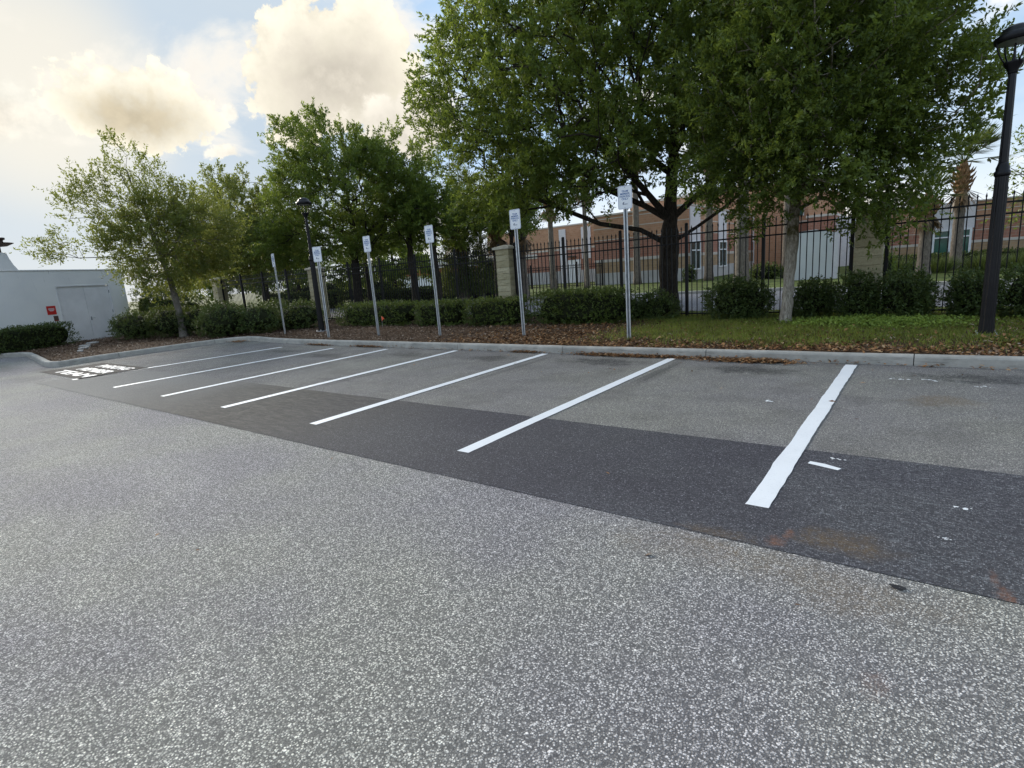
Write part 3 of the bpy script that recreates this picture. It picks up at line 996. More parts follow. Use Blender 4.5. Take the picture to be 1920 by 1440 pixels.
def make_tree(label, base, trunk, lobes, n_att, leaf, bark, limbs=(), n_leaf=26, per=3, leaf_len=0.075, spray_len=0.5, seed=1, group=None,
              w=0.35, up=0.25, rtip=0.010, name='oak_tree', shell=2.4, kexp=2.25, leaf_asp=0.40, extra_interior=0.0):
    """trunk: (x, y, z, r) in world metres; lobes: (x, y, z, rx, ry, rz[, weight]) in world metres"""
    rng = np.random.default_rng(seed)
    base = np.array(base, float)
    t = empty(name, tuple(base), label=label, cat='tree', group=group)
    T = np.array(trunk, float)
    # trunk mesh, smooth resampling
    tt = np.linspace(0, len(T) - 1, len(T) * 5)
    Ti = np.stack([np.interp(tt, np.arange(len(T)), T[:, i]) for i in range(4)], 1)
    Ti[1:, :2] += rng.normal(0, 0.010, (len(Ti) - 1, 2))
    k = 14
    an = np.linspace(0, 2 * np.pi, k, endpoint=False)
    vs = []
    for i, (x, y, z, r) in enumerate(Ti):
        hgt = z - T[0, 2]
        fl = 1 + 0.30 * math.exp(-hgt / 0.12)
        rr = r * fl * (1 + 0.10 * np.sin(3 * an + seed) * math.exp(-hgt / 0.5) + rng.normal(0, 0.03, k))
        vs.append(np.stack([x + rr * np.cos(an), y + rr * np.sin(an), np.full(k, z)], 1))
    vs[0][:, 2] -= 0.12
    Vt = np.concatenate(vs) - base
    n = len(Ti)
    o = (np.arange(n - 1) * k)[:, None]
    i = np.arange(k)[None, :]
    j = (i + 1) % k
    Ft = np.stack([o + i, o + j, o + k + j, o + k + i], -1).reshape(-1, 4)
    link('trunk', np_mesh('trunk', Vt, Ft, bark, True), t)
    # skeleton
    N = [T[q, :3] for q in range(len(T))]
    par = [-1] + list(range(len(T) - 1))
    fixed_r = [T[q, 3] for q in range(len(T))]
    plen = [0.0]
    for q in range(1, len(T)):
        plen.append(plen[-1] + np.linalg.norm(N[q] - N[q - 1]))
    first = len(T)
    lowest = max(1, len(T) // 2)
    attach_ok = [q >= lowest for q in range(len(T))]
    plen = [p - plen[lowest] for p in plen]

    def add(p, pa):
        N.append(np.array(p, float))
        par.append(pa)
        plen.append(plen[pa] + np.linalg.norm(N[-1] - N[pa]))
        attach_ok.append(True)
        return len(N) - 1
    for start, pts in limbs:
        pa = start
        for p in pts:
            pa = add(p, pa)
    att = lobes_points(lobes, n_att, rng, shell)
    top = N[len(T) - 1]
    att = att[np.argsort(np.linalg.norm(att - N[lowest], axis=1))]
    ends = []
    buf = np.zeros((40000, 3))
    buf[:len(N)] = N
    cost_pl = np.full(40000, 1e9)
    cost_pl[:len(N)] = [pl * w if okk else 1e9 for pl, okk in zip(plen, attach_ok)]
    for p in att:
        n0 = len(N)
        d = np.linalg.norm(buf[:n0] - p, axis=1)
        pa = int(np.argmin(d + cost_pl[:n0]))
        dd = d[pa]
        if dd < 0.12:
            continue
        gd = unit(N[pa] - N[par[pa]]) if par[pa] >= 0 else np.array([0, 0, 1.0])
        ns = max(1, int(dd / 0.55))
        a0 = N[pa].copy()
        for q in range(1, ns + 1):
            f = q / ns
            pos = a0 + (p - a0) * f + gd * dd * 0.22 * math.sin(math.pi * f) * (1 - f * 0.5)
            if q < ns:
                pos = pos + rng.normal(0, 0.05, 3) * dd * 0.3
            pa = add(pos, pa)
            buf[len(N) - 1] = pos
            cost_pl[len(N) - 1] = plen[pa] * w
        ends.append(pa)
    N = np.array(N)
    par = np.array(par)
    area = np.zeros(len(N))
    haskid = np.zeros(len(N), bool)
    haskid[par[1:]] = True
    area[~haskid] = 1.0
    for q in range(len(N) - 1, 0, -1):
        area[par[q]] += area[q]
    rad = rtip * area ** (1 / kexp)
    # keep limbs no thicker than the trunk they leave
    sel = np.arange(first, len(N))
    rmax = T[:, 3].max() * 0.62
    rad = np.minimum(rad, rmax)
    A, Bp = N[par[sel]], N[sel]
    rb = rad[sel]
    ra = np.where(par[sel] < first, rb * 1.25, np.minimum(rad[par[sel]], rb * 1.5))
    thick = rb > 0.03
    Vs, Fs, off = [], [], 0
    for msk, kk in ((thick, 8), (~thick, 4)):
        if msk.any():
            v, f = tubes_np(A[msk], Bp[msk] + unit(Bp[msk] - A[msk]) * (rb[msk] * 0.35)[:, None], ra[msk], rb[msk], kk)
            Vs.append(v)
            if kk == 8:
                V8, F8 = v, f
            else:
                V4, F4 = v, f
    VV = np.concatenate(Vs) - base
    FF = np.concatenate([F8, F4 + len(V8)]) if thick.any() else F4
    link('limbs', np_mesh('limbs', VV, FF, bark, True), t)
    # leaves
    tips = np.nonzero((area <= 3) & (np.arange(len(N)) >= first))[0]
    O = np.repeat(N[tips], per, 0)
    G = np.repeat(unit(N[tips] - N[par[tips]]), per, 0)
    cen = np.average(np.array([l[:3] for l in lobes]), 0, weights=[l[3] * l[4] * l[5] for l in lobes])
    outw = unit(O - cen)
    Dd = outw * 0.55 + G * 0.6 + rng.normal(0, 0.55, O.shape)
    Dd[:, 2] += up
    O = O + rng.normal(0, 0.14, O.shape)
    v, f = sprays(O, Dd, n_leaf, leaf_len, spray_len, rng, leaf_asp)
    link('crown', np_mesh('crown', v - base, f, leaf), t)
    return t


def shrub(label, loc, lobes, n, leaf_len, leaf, seed, name='shrub', cat='shrub', group=None, boxy=False, core=0.72, twig=0.18, asp=0.5, nl=9):
    """bush of leafy twigs round a dark twiggy core; lobes are (x, y, z, rx, ry, rz) in local metres; boxy clips it like a hedge"""
    rng = np.random.default_rng(seed)
    t = empty(name, loc, label=label, cat=cat, group=group)
    w = np.array([l[3] * l[4] + l[4] * l[5] + l[3] * l[5] for l in lobes])
    which = rng.choice(len(lobes), n, p=w / w.sum())
    Lb = np.array([l[:6] for l in lobes])[which]
    d = rand_unit(n, rng)
    if boxy:
        p = 5.0
        d = d / (np.abs(d) ** p).sum(1, keepdims=True) ** (1 / p)
        # spread evenly over the faces
        ax = rng.choice(3, n, p=np.array([lobes[0][4] * lobes[0][5], lobes[0][3] * lobes[0][5], lobes[0][3] * lobes[0][4]]) / (lobes[0][4] * lobes[0][5] + lobes[0][3] * lobes[0][5] + lobes[0][3] * lobes[0][4]))
        d = rng.uniform(-1, 1, (n, 3))
        d[np.arange(n), ax] = rng.choice([-1.0, 1.0], n)
        e = (np.abs(d) ** 7).sum(1, keepdims=True) ** (1 / 7)
        d = d / e
    lump = np.array([mnoise.noise((q[0] * 2.3 + seed, q[1] * 2.3, q[2] * 2.3)) for q in (Lb[:, :3] + d * Lb[:, 3:6])])
    r = (1 - np.abs(rng.normal(0, 0.16, n))) * (1 + (0.10 if boxy else 0.20) * lump)
    O = Lb[:, :3] + d * r[:, None] * Lb[:, 3:6]
    keep = O[:, 2] > 0.02
    O, d = O[keep], d[keep]
    Dd = unit(d / np.maximum(Lb[keep][:, 3:6], 0.2)) * 0.8 + rng.normal(0, 0.5, O.shape)
    Dd[:, 2] += 0.35
    v, f = sprays(O - unit(Dd) * twig * 0.5, Dd, nl, leaf_len, twig, rng, asp, 0.05)
    v[:, 2] = np.maximum(v[:, 2], 0.0)
    link('foliage', np_mesh('foliage', v, f, leaf), t)
    mb = MB()
    for l in lobes:
        # twiggy core under the leaves
        m, q = 14, 9
        vs, fs = [], []
        for a in range(q + 1):
            th = math.pi * a / q
            for c in range(m):
                ph = 2 * math.pi * c / m
                dv = np.array([math.sin(th) * math.cos(ph), math.sin(th) * math.sin(ph), math.cos(th)])
                if boxy:
                    dv = dv / (np.abs(dv) ** 6).sum() ** (1 / 6)
                pz = dv * np.array(l[3:6]) * core * (1 + 0.12 * mnoise.noise(Vector(dv * 3) + Vector((seed, 0, 0)))) + np.array(l[:3])
                vs.append((pz[0], pz[1], max(0.0, pz[2])))
        for a in range(q):
            for c in range(m):
                e = (c + 1) % m
                fs.append((a * m + c, (a + 1) * m + c, (a + 1) * m + e, a * m + e))
        mb.add(vs, fs)
    mb.build('twigs', M['hedge_core'], t)
    return t


# ------------------------------------------------------------------ trees
make_tree('large oak with thick dark trunk forking low, behind the black fence', (-6.2, 16.3, 0.1),
          [(-6.2, 16.3, 0.1, 0.30), (-6.22, 16.3, 1.2, 0.27), (-6.2, 16.3, 2.2, 0.29), (-6.15, 16.3, 2.9, 0.20), (-6.1, 16.35, 4.2, 0.16), (-6.0, 16.4, 6.0, 0.10), (-6.0, 16.5, 8.2, 0.04)],
          [(-9.0, 15.2, 7.0, 4.6, 4.0, 3.4), (-4.5, 17.0, 7.6, 4.6, 4.4, 3.6), (-11.7, 15.2, 6.8, 2.2, 2.3, 2.1, 0.6), (-9.8, 14.6, 4.15, 2.5, 2.2, 0.95), (-11.7, 15.0, 4.2, 1.5, 1.8, 0.85),
           (-7.0, 13.4, 4.9, 2.2, 1.8, 1.5), (-8.5, 15.5, 9.8, 3.2, 3.0, 1.6), (-4.4, 16.0, 4.7, 2.6, 2.2, 1.1), (-7.6, 14.6, 3.9, 2.0, 1.6, 0.7)],
          1900, M['oak_dark'], M['bark'],
          limbs=[(2, [(-7.0, 16.1, 2.7), (-8.2, 15.8, 3.0), (-9.6, 15.4, 3.7), (-11.0, 15.1, 4.4)]), (3, [(-6.9, 16.2, 3.4), (-7.8, 15.9, 3.9), (-9.2, 15.6, 5.0), (-11.2, 15.3, 6.2)]),
                 (3, [(-5.3, 16.5, 3.6), (-4.3, 16.8, 4.4), (-3.4, 17.1, 5.8)]), (2, [(-5.4, 16.3, 2.6), (-4.5, 16.2, 3.1), (-3.5, 16.0, 3.9)]), (3, [(-6.5, 15.6, 3.6), (-7.0, 14.6, 4.6), (-7.4, 13.6, 5.6)])],
          n_leaf=32, per=6, leaf_len=0.112, spray_len=0.50, seed=3, group='oaks around the fence', rtip=0.011, leaf_asp=0.42)
make_tree('oak with pale lichen-spotted trunk standing in the grass before the fence', (-2.5, 13.8, 0.13),
          [(-2.5, 13.8, 0.13, 0.122), (-2.47, 13.82, 1.0, 0.113), (-2.42, 13.82, 1.85, 0.130), (-2.40, 13.85, 2.6, 0.115), (-2.3, 13.85, 3.8, 0.09), (-2.2, 13.8, 5.4, 0.055), (-2.1, 13.8, 7.4, 0.02)],
          [(-2.1, 13.2, 5.2, 2.5, 2.4, 2.3), (-1.05, 12.95, 2.75, 0.85, 1.0, 0.95), (-0.3, 13.2, 4.5, 1.15, 1.5, 1.5), (-3.4, 12.9, 3.4, 1.1, 1.2, 0.95), (-2.1, 13.4, 7.2, 2.4, 2.2, 1.7), (-2.0, 12.0, 3.8, 1.5, 0.9, 1.1), (-2.6, 13.2, 3.25, 1.5, 1.3, 0.65), (-1.2, 13.9, 3.2, 1.2, 1.0, 0.8)],
          1350, M['oak_front'], M['bark_pale'], n_leaf=30, per=6, leaf_len=0.092, spray_len=0.42, seed=5, group='oaks around the fence', rtip=0.008, leaf_asp=0.40)
make_tree('oak with slim leaning grey trunk and wispy crown beside the white wall', (-23.9, 9.64, 0.13),
          [(-23.9, 9.64, 0.13, 0.15), (-23.98, 9.62, 1.0, 0.125), (-24.1, 9.6, 2.2, 0.11), (-24.3, 9.5, 3.4, 0.09), (-24.5, 9.3, 5.0, 0.06), (-24.7, 9.0, 6.6, 0.02)],
          [(-23.9, 10.4, 4.2, 1.8, 2.0, 1.8), (-24.4, 8.9, 4.2, 1.5, 1.6, 1.6), (-24.1, 9.8, 2.9, 1.5, 1.9, 0.8), (-24.5, 9.0, 6.3, 1.0, 1.2, 1.3, 0.6), (-24.9, 7.5, 5.6, 1.0, 1.1, 1.2, 0.45), (-25.3, 6.9, 3.6, 1.0, 1.1, 0.5, 0.9)],
          720, M['oak_left'], M['bark_mid'], n_leaf=20, per=5, leaf_len=0.105, spray_len=0.62, seed=8, group='oaks around the fence', rtip=0.007, shell=1.9)
make_tree('broad rounded oak rising behind the parking signs and left lamp post', (-25.2, 19.4, 0.05),
          [(-25.2, 19.4, 0.05, 0.26), (-25.2, 19.4, 1.2, 0.23), (-25.1, 19.4, 2.4, 0.22), (-25.0, 19.4, 3.6, 0.16), (-24.9, 19.4, 5.4, 0.11), (-25.0, 19.2, 8.0, 0.05)],
          [(-24.6, 19.2, 6.1, 4.0, 4.2, 2.8), (-25.6, 18.4, 8.4, 2.6, 2.6, 1.9), (-20.6, 21.6, 4.9, 2.3, 2.7, 1.8), (-22.6, 20.6, 7.0, 2.6, 2.8, 2.0), (-28.0, 17.6, 4.3, 2.4, 2.4, 1.3), (-25.5, 18.6, 3.7, 3.2, 2.4, 0.8)],
          900, M['oak_dark'], M['bark'], n_leaf=30, per=5, leaf_len=0.145, spray_len=0.65, seed=11, group='oaks around the fence', rtip=0.011)
make_tree('dense oak filling the gap between the wispy oak and the rounded oak', (-34.0, 19.0, 0.05),
          [(-34.0, 19.0, 0.05, 0.24), (-34.0, 19.0, 1.6, 0.21), (-34.0, 18.9, 3.2, 0.17), (-34.0, 18.8, 5.0, 0.1), (-34.0, 18.8, 7.0, 0.04)],
          [(-34.0, 18.6, 5.4, 3.6, 3.6, 2.4), (-31.0, 17.2, 4.4, 2.4, 2.4, 1.5), (-35.5, 18.6, 7.8, 2.4, 2.4, 1.5, 0.5), (-36, 17.5, 4.2, 2.5, 2.5, 1.6), (-32.5, 17.6, 3.2, 3.0, 2.2, 0.8)],
          650, M['oak_left'], M['bark'], n_leaf=26, per=5, leaf_len=0.165, spray_len=0.65, seed=14, group='oaks around the fence', rtip=0.011)
for i, (x, y, lb) in enumerate(((-43.0, 27.0, 'low-branched tree far behind the dense oak beyond the left fence'), (-33.0, 29.0, 'low-branched tree behind the rounded oak, left of the far building'), (-52.0, 25.0, 'low-branched tree behind the far end of the white wall'))):
    make_tree(lb, (x, y, 0.05), [(x, y, 0.05, .22), (x, y, 1.0, .2), (x + .1, y, 2.2, .16), (x, y, 4.5, .06)],
              [(x, y, 3.9, 3.8, 3.2, 1.9), (x + 2.5, y - 1.5, 2.7, 2.6, 2.2, 1.1), (x - 2.5, y - 1.2, 2.8, 2.6, 2.2, 1.2)], 190, M['oak_dark'], M['bark'], n_leaf=18, per=5, leaf_len=0.26, spray_len=0.8, seed=160 + i, group='low trees beyond the left fence', rtip=0.012, name='low_tree')
make_tree('thin airy tree beyond the fence between palms and rounded oak', (-24.5, 29.5, 0.05),
          [(-24.5, 29.5, 0.05, 0.12), (-24.5, 29.5, 2.0, 0.1), (-24.4, 29.5, 4.0, 0.08), (-24.4, 29.5, 6.5, 0.04)],
          [(-24.3, 29.5, 6.6, 1.9, 1.9, 2.6, 1.0)], 150, M['oak_left'], M['bark_mid'], n_leaf=12, per=3, leaf_len=0.13, spray_len=0.6, seed=17, name='airy_tree', shell=1.6)
make_tree('sparse small-leaved tree behind the right lamp post', (3.6, 24.5, 0.05),
          [(3.6, 24.5, 0.05, 0.12), (3.6, 24.5, 1.6, 0.1), (3.6, 24.5, 3.0, 0.08), (3.5, 24.5, 5.0, 0.03)],
          [(3.4, 24.0, 4.0, 1.5, 1.6, 1.8), (2.2, 23.8, 3.0, 0.7, 0.9, 0.8, 0.6)], 150, M['oak_front'], M['bark_mid'], n_leaf=14, per=3, leaf_len=0.11, spray_len=0.5, seed=19, name='airy_tree', shell=1.6)


def cypress(label, loc, h, r, seed):
    rng = np.random.default_rng(seed)
    t = empty('cypress_tree', loc, label=label, cat='tree')
    MB().tube([(0, 0, -0.05), (0, 0, h * 0.4), (0, 0, h * 0.96)], [0.16, 0.11, 0.02], 8).build('trunk', M['bark'], t, True)
    n = 2600
    z = h * (1 - np.sqrt(rng.uniform(0, 1, n))) + 0.5
    rr = r * (1 - z / (h + 0.6)) ** 0.8 * rng.uniform(0.55, 1.08, n)
    a = rng.uniform(0, 2 * np.pi, n)
    O = np.stack([rr * np.cos(a), rr * np.sin(a), z], 1)
    D = np.stack([np.cos(a), np.sin(a), np.full(n, 0.55)], 1) + rng.normal(0, 0.3, (n, 3))
    v, f = sprays(O, D, 14, 0.13, 0.5, rng, 0.3, 0.02)
    link('crown', np_mesh('crown', v, f, M['shrub_leaf']), t)
    return t


cypress('dark conical evergreen at the right edge of the rounded oak', (-21.6, 24.6, 0.05), 7.6, 1.5, 23)


def palm(label, loc, h, r, seed, group=None, boot=0.9, fronds=16, flen=1.5, skirt=8, boot_mat=True, lean=(0, 0)):
    rng = np.random.default_rng(seed)
    t = empty('palm_tree', loc, label=label, cat='palm', group=group)
    prof_p, prof_r = [], []
    n = 26
    for i in range(n + 1):
        f = i / n
        z = f * (h - boot)
        prof_p.append((lean[0] * f * f + rng.normal(0, 0.008), lean[1] * f * f, z))
        prof_r.append(r * (1.18 - 0.3 * f + (0.35 * math.exp(-f * 18))) * (1 + 0.05 * (i % 2)))
    MB().tube(prof_p, prof_r, 12).build('trunk', M['palm_bark'], t, True)
    cx, cy = lean
    # knobbly head of old leaf bases
    bt = MB()
    rows = 7
    for i in range(rows):
        f = i / (rows - 1)
        rr = r * (1.0 + 0.95 * math.sin(math.pi * min(1, f * 0.9 + 0.1)) ** 1.0)
        if f > 0.7:
            rr *= 1 - (f - 0.7) * 1.9
        for q in range(9):
            a = 2 * math.pi * (q + 0.5 * (i % 2)) / 9
            c = Vector((cx + rr * 0.7 * math.cos(a), cy + rr * 0.7 * math.sin(a), h - boot * (1.05 - f)))
            o = Vector((math.cos(a), math.sin(a), 0))
            bt.tube([c - o * 0.06 - Vector((0, 0, 0.10)), c + o * rr * 0.32 + Vector((0, 0, 0.05)), c + o * rr * 0.55 + Vector((0, 0, 0.24))], [0.06, 0.055, 0.012], 5)
    bt.lathe([(r * .8, h - boot * 1.12), (r * 1.25, h - boot * .8), (r * 1.35, h - boot * .5), (r * 1.05, h - boot * .2), (r * .5, h)], 12, c=(cx, cy, 0))
    bt.build('boots', M['palm_boot'] if boot_mat else M['palm_bark'], t)
    for i in range(fronds + skirt):
        dead = i >= fronds
        a = 2 * math.pi * (i * 0.618) + rng.normal(0, 0.15)
        el = rng.uniform(-0.15, 1.25) if not dead else rng.uniform(-1.35, -0.7)
        d = np.array([math.cos(a) * math.cos(el), math.sin(a) * math.cos(el), math.sin(el)])
        top = np.array([cx, cy, h - 0.05 - (boot * 0.5 if dead else 0)])
        sl = flen * (0.55 if not dead else 0.35)
        p1 = top + d * sl + np.array([0, 0, -0.10 * sl])
        fr = MB().tube([tuple(top), tuple((top + p1) / 2 + np.array([0, 0, 0.05])), tuple(p1)], [0.025, 0.02, 0.014], 4).build('frond', M['dead_frond'] if dead else M['palm_leaf'], t)
        side = unit(np.cross(d, [0, 0, 1.0]) + 1e-6)
        nb = 20
        ang = np.linspace(-1.25, 1.25, nb)
        Dd = d[None, :] * np.cos(ang)[:, None] + side[None, :] * np.sin(ang)[:, None] + np.array([0, 0, -0.28]) + rng.normal(0, 0.06, (nb, 3))
        P = np.repeat(p1[None, :], nb, 0)
        L = flen * 0.62 * (0.75 + 0.35 * np.cos(ang)) * rng.uniform(0.85, 1.1, nb)
        v, f = kites(P, Dd, np.cross(unit(Dd), np.array([0, 0, 1.0])) + 1e-4, L, np.full(nb, 0.07 * flen), 0.0)
        link('blades', np_mesh('blades', v, f, M['dead_frond'] if dead else M['palm_leaf']), fr)
    return t


palm('palm with grey ragged head nearest the rounded oak, beyond the fence', (-21.4, 24.0, 0.05), 4.6, 0.26, 31, 'palms beyond the fence', boot_mat=False, flen=1.5)
palm('palm with a shaggy brown skirt left of the tan fence pillar', (-20.7, 26.5, 0.05), 4.7, 0.25, 32, 'palms beyond the fence', skirt=16, flen=1.5)
palm('palm just right of the shaggy-skirted palm, behind the tan fence pillar', (-19.6, 27.5, 0.05), 4.6, 0.24, 33, 'palms beyond the fence', skirt=12, boot_mat=False, flen=1.5)
palm('slender tall palm in the lawn left of the forked oak trunk', (-18.9, 42.6, 0.05), 10.5, 0.24, 34, 'palms beyond the fence', flen=1.8)
palm('tall palm left of the second building window, trunk rusty brown', (-13.4, 43.5, 0.05), 10.0, 0.27, 36, 'palms beyond the fence', flen=1.8)
palm('thick grey palm trunk right of the second building window', (-9.3, 36.8, 0.05), 9.6, 0.36, 37, 'palms beyond the fence', flen=1.8)
palm('thin palm trunk beside the pale grey screen wall', (-7.6, 41.5, 0.05), 9.5, 0.24, 38, 'palms beyond the fence', flen=1.8)
palm('palm with dark trunk and drooping fronds left of the green-glass window', (-0.1, 35.9, 0.05), 4.0, 0.26, 39, 'palms beyond the fence', flen=1.5)
palm('palm with orange-brown knobbly head in front of the green-glass window', (1.35, 41.0, 0.05), 5.9, 0.25, 40, 'palms beyond the fence', boot=1.5, skirt=3, fronds=22, flen=2.0)
palm('slim pale palm trunk by the inner fence gate', (-22.4, 40.5, 0.05), 8.5, 0.17, 41, 'palms beyond the fence', flen=1.6)
palm('mottled palm trunk left of the white service door', (-25.4, 40.0, 0.05), 7.5, 0.22, 42, 'palms beyond the fence', flen=1.6)

# slim trunks that stand among the trees beyond the left fence
for i, (x, y, r, lb) in enumerate(((-21.9, 20.6, 0.20, 'thick dark trunk behind the fence by the third parking sign'), (-20.3, 20.8, 0.16, 'dark trunk just right of the thick one behind the third parking sign'),
                                   (-26.8, 21.5, 0.13, 'slim trunk behind the fence right of the left lamp post'), (-18.9, 25.5, 0.09, 'thin forked trunk before the white and red far building'),
                                   (-17.8, 24.2, 0.10, 'thin straight trunk before the white and red far building'))):
    make_tree(lb, (x, y, 0.05), [(x, y, 0.05, r), (x + .03, y, 1.5, r * .9), (x - .05, y, 3.0, r * .75), (x, y + .1, 4.6, r * .4)],
              [(x, y, 4.9, 1.7, 1.7, 1.2)], 110, M['oak_dark'], M['bark'], n_leaf=16, per=5, leaf_len=0.16, spray_len=0.5, seed=60 + i, group='slim trunks behind the left fence', rtip=0.010, name='slim_tree')

# ------------------------------------------------------------------ fence and pillars
pick_mesh = MB().add([(-.010, -.010, 0), (.010, -.010, 0), (.010, .010, 0), (-.010, .010, 0), (-.010, -.010, 2.36), (.010, -.010, 2.36), (.010, .010, 2.36), (-.010, .010, 2.36),
                      (-.017, -.017, 2.385), (.017, -.017, 2.385), (.017, .017, 2.385), (-.017, .017, 2.385), (0, 0, 2.46)],
                     [(0, 3, 2, 1), (0, 1, 5, 4), (1, 2, 6, 5), (2, 3, 7, 6), (3, 0, 4, 7), (4, 5, 9, 8), (5, 6, 10, 9), (6, 7, 11, 10), (7, 4, 8, 11), (8, 9, 12), (9, 10, 12), (10, 11, 12), (11, 8, 12)]).mesh('picket', M['fence'])
post_mesh = MB().bbox(-.038, .038, -.038, .038, 0, 2.50, .006).lathe([(.04, 2.50), (.05, 2.52), (.045, 2.55), (.0, 2.57)], 8).mesh('post', M['fence'])
FY = 15.0
PILL = [9.2, -1.05, -11.32, -22.3, -31.6]
FENCE_LABELS = ['black picket fence at the far right, behind the right lamp post', 'black picket fence run behind the pale-trunked oak and large oak',
                'black picket fence run left of the tan pillar, behind the middle parking signs', 'black picket fence run farthest left, behind the first parking sign']
for (xr, xl), lb in zip(zip(PILL, PILL[1:]), FENCE_LABELS):
    a, c = xl + 0.29, xr - 0.29
    fe = empty('picket_fence', (a, FY, 0.12), label=lb, cat='fence', group='black fence runs between pillars')
    Lf = c - a
    nb = max(1, round(Lf / 2.1))
    for z in (0.12, 2.02, 2.24):
        MB().bbox(0, Lf, -.019, .019, z, z + .036, .004).build('rail', M['fence'], fe)
    for k in range(nb + 1):
        link('post', post_mesh, fe, (min(max(0.045, Lf * k / nb), Lf - 0.045), 0, 0))
    for k in range(nb):
        x0, x1 = Lf * k / nb, Lf * (k + 1) / nb
        m = round((x1 - x0) / 0.134)
        for q in range(1, m):
            link('picket', pick_mesh, fe, (x0 + (x1 - x0) * q / m + random.Random(k * 50 + q).uniform(-.003, .003), 0, 0.03))


def split_block(seed, hw=0.27, hd=0.27, h=0.196):
    """one course of a pillar: a block with rough split faces and a small chamfer at the joints"""
    rng = random.Random(seed)
    n = 4
    per = [(side, i / n) for side in range(4) for i in range(n)]
    lv = [(0, .955), (.014, .985), (h * .5, 1.0), (h - .014, .985), (h, .955)]
    vs, fs = [], []
    for j, (z, k) in enumerate(lv):
        for side, t in per:
            c = -1 + 2 * t
            x, y = [(c, -1), (1, c), (-c, 1), (-1, -c)][side]
            bulge = rng.uniform(-0.006, 0.016) if 0 < j < 4 and t > 0 else 0.0
            vs.append((x * (hw * k + bulge), y * (hd * k + bulge), z))
    q = len(per)
    for j in range(len(lv) - 1):
        for i in range(q):
            e = (i + 1) % q
            fs.append((j * q + i, j * q + e, (j + 1) * q + e, (j + 1) * q + i))
    fs.append(tuple(range(q - 1, -1, -1)))
    fs.append(tuple((len(lv) - 1) * q + i for i in range(q)))
    return MB().add(vs, fs).mesh('block', M['block'])


blocks = [split_block(i) for i in range(4)]
cap_mesh = MB().add([(-.34, -.34, 0), (.34, -.34, 0), (.34, .34, 0), (-.34, .34, 0), (-.35, -.35, .07), (.35, -.35, .07), (.35, .35, .07), (-.35, .35, .07), (-.06, -.06, .145), (.06, -.06, .145), (.06, .06, .145), (-.06, .06, .145)],
                    [(0, 3, 2, 1), (0, 1, 5, 4), (1, 2, 6, 5), (2, 3, 7, 6), (3, 0, 4, 7), (4, 5, 9, 8), (5, 6, 10, 9), (6, 7, 11, 10), (7, 4, 8, 11), (8, 9, 10, 11)]).mesh('cap', M['cap'])
for i, (x, lb) in enumerate(zip(PILL[1:], ('tan block fence pillar half hidden by leaves right of the pale-trunked oak', 'tan block fence pillar with pale cap behind the fifth parking sign',
                                           'tan block fence pillar with pale cap behind the left lamp post', 'tan block fence pillar farthest left near the dark shrubs'))):
    p = empty('fence_pillar', (x, FY, 0.10), label=lb, cat='pillar', group='tan block fence pillars')
    for k in range(12):
        o = link('block', blocks[(k * 3 + i) % 4], p, (0, 0, 0.2 * k), math.pi / 2 * ((k + i) % 4))
    link('cap', cap_mesh, p, (0, 0, 2.395))
    MB().box(-.235, .235, -.235, .235, 0.01, 2.39).build('mortar_core', M['mortar'], p)

# ------------------------------------------------------------------ parking signs
channel = [(-.045, 0), (-.045, -.012), (-.022, -.012), (-.016, .022), (.016, .022), (.022, -.012), (.045, -.012), (.045, 0), (.030, 0), (.024, .032), (-.024, .032), (-.030, 0)]


def rrect(w, h, r, n=5):
    out = []
    for cx, cz, a0 in ((w / 2 - r, h / 2 - r, 0), (-w / 2 + r, h / 2 - r, 90), (-w / 2 + r, -h / 2 + r, 180), (w / 2 - r, -h / 2 + r, 270)):
        for i in range(n):
            a = R(a0 + 90 * i / (n - 1))
            out.append((cx + r * math.cos(a), cz + r * math.sin(a)))
    return out


def plate(poly, y0, y1):
    n = len(poly)
    vs = [(x, y0, z) for x, z in poly] + [(x, y1, z) for x, z in poly]
    fs = [tuple(range(n)), tuple(range(2 * n - 1, n - 1, -1))] + [(i, n + i, n + (i + 1) % n, (i + 1) % n) for i in range(n)]
    return MB().add(vs, fs)


def sign_parts():
    """meshes shared by the six parking signs (plate centre at the origin, facing -Y)"""
    pm = plate(rrect(0.305, 0.457, 0.035), -0.002, 0.0).mesh('plate', M['sign_white'])
    o, i = rrect(0.285, 0.437, 0.028), rrect(0.277, 0.429, 0.025)
    n = len(o)
    bm = MB().add([(x, -0.0032, z) for x, z in o] + [(x, -0.0032, z) for x, z in i], [(k, (k + 1) % n, n + (k + 1) % n, n + k) for k in range(n)]).mesh('border', M['sign_blue'])
    tm = []
    for txt, z, s in (('TEAM', 0.118, 0.055), ('MEMBER', 0.068, 0.055), ('PARKING', 0.018, 0.055), ('ONLY', -0.032, 0.055)):
        me = text_mesh(txt, s, M['sign_blue'], bold=0.0010)
        for v in me.vertices:
            v.co = (v.co.x, -0.0034, v.co.y + z)
        tm.append(me)
    # small round-leaf mark with a line of script under it
    lg = MB()
    for cx, cz, r in ((-0.040, -0.112, 0.012), (-0.026, -0.098, 0.009), (-0.040, -0.132, 0.010)):
        lg.add([(cx + r * math.cos(a), -0.0034, cz + r * 1.2 * math.sin(a)) for a in np.linspace(0, 2 * math.pi, 12)[:-1]], [tuple(range(11))])
    x = -0.018
    for wdt, hh in ((.008, .020), (.010, .013), (.006, .018), (.009, .013), (.009, .013), (.006, .020)):
        lg.add([(x, -0.0034, -.14), (x + wdt, -0.0034, -.14), (x + wdt, -0.0034, -.14 + hh), (x, -0.0034, -.14 + hh)], [(0, 1, 2, 3)])
        x += wdt + .004
    return pm, bm, tm, lg.mesh('logo', M['sign_navy'])


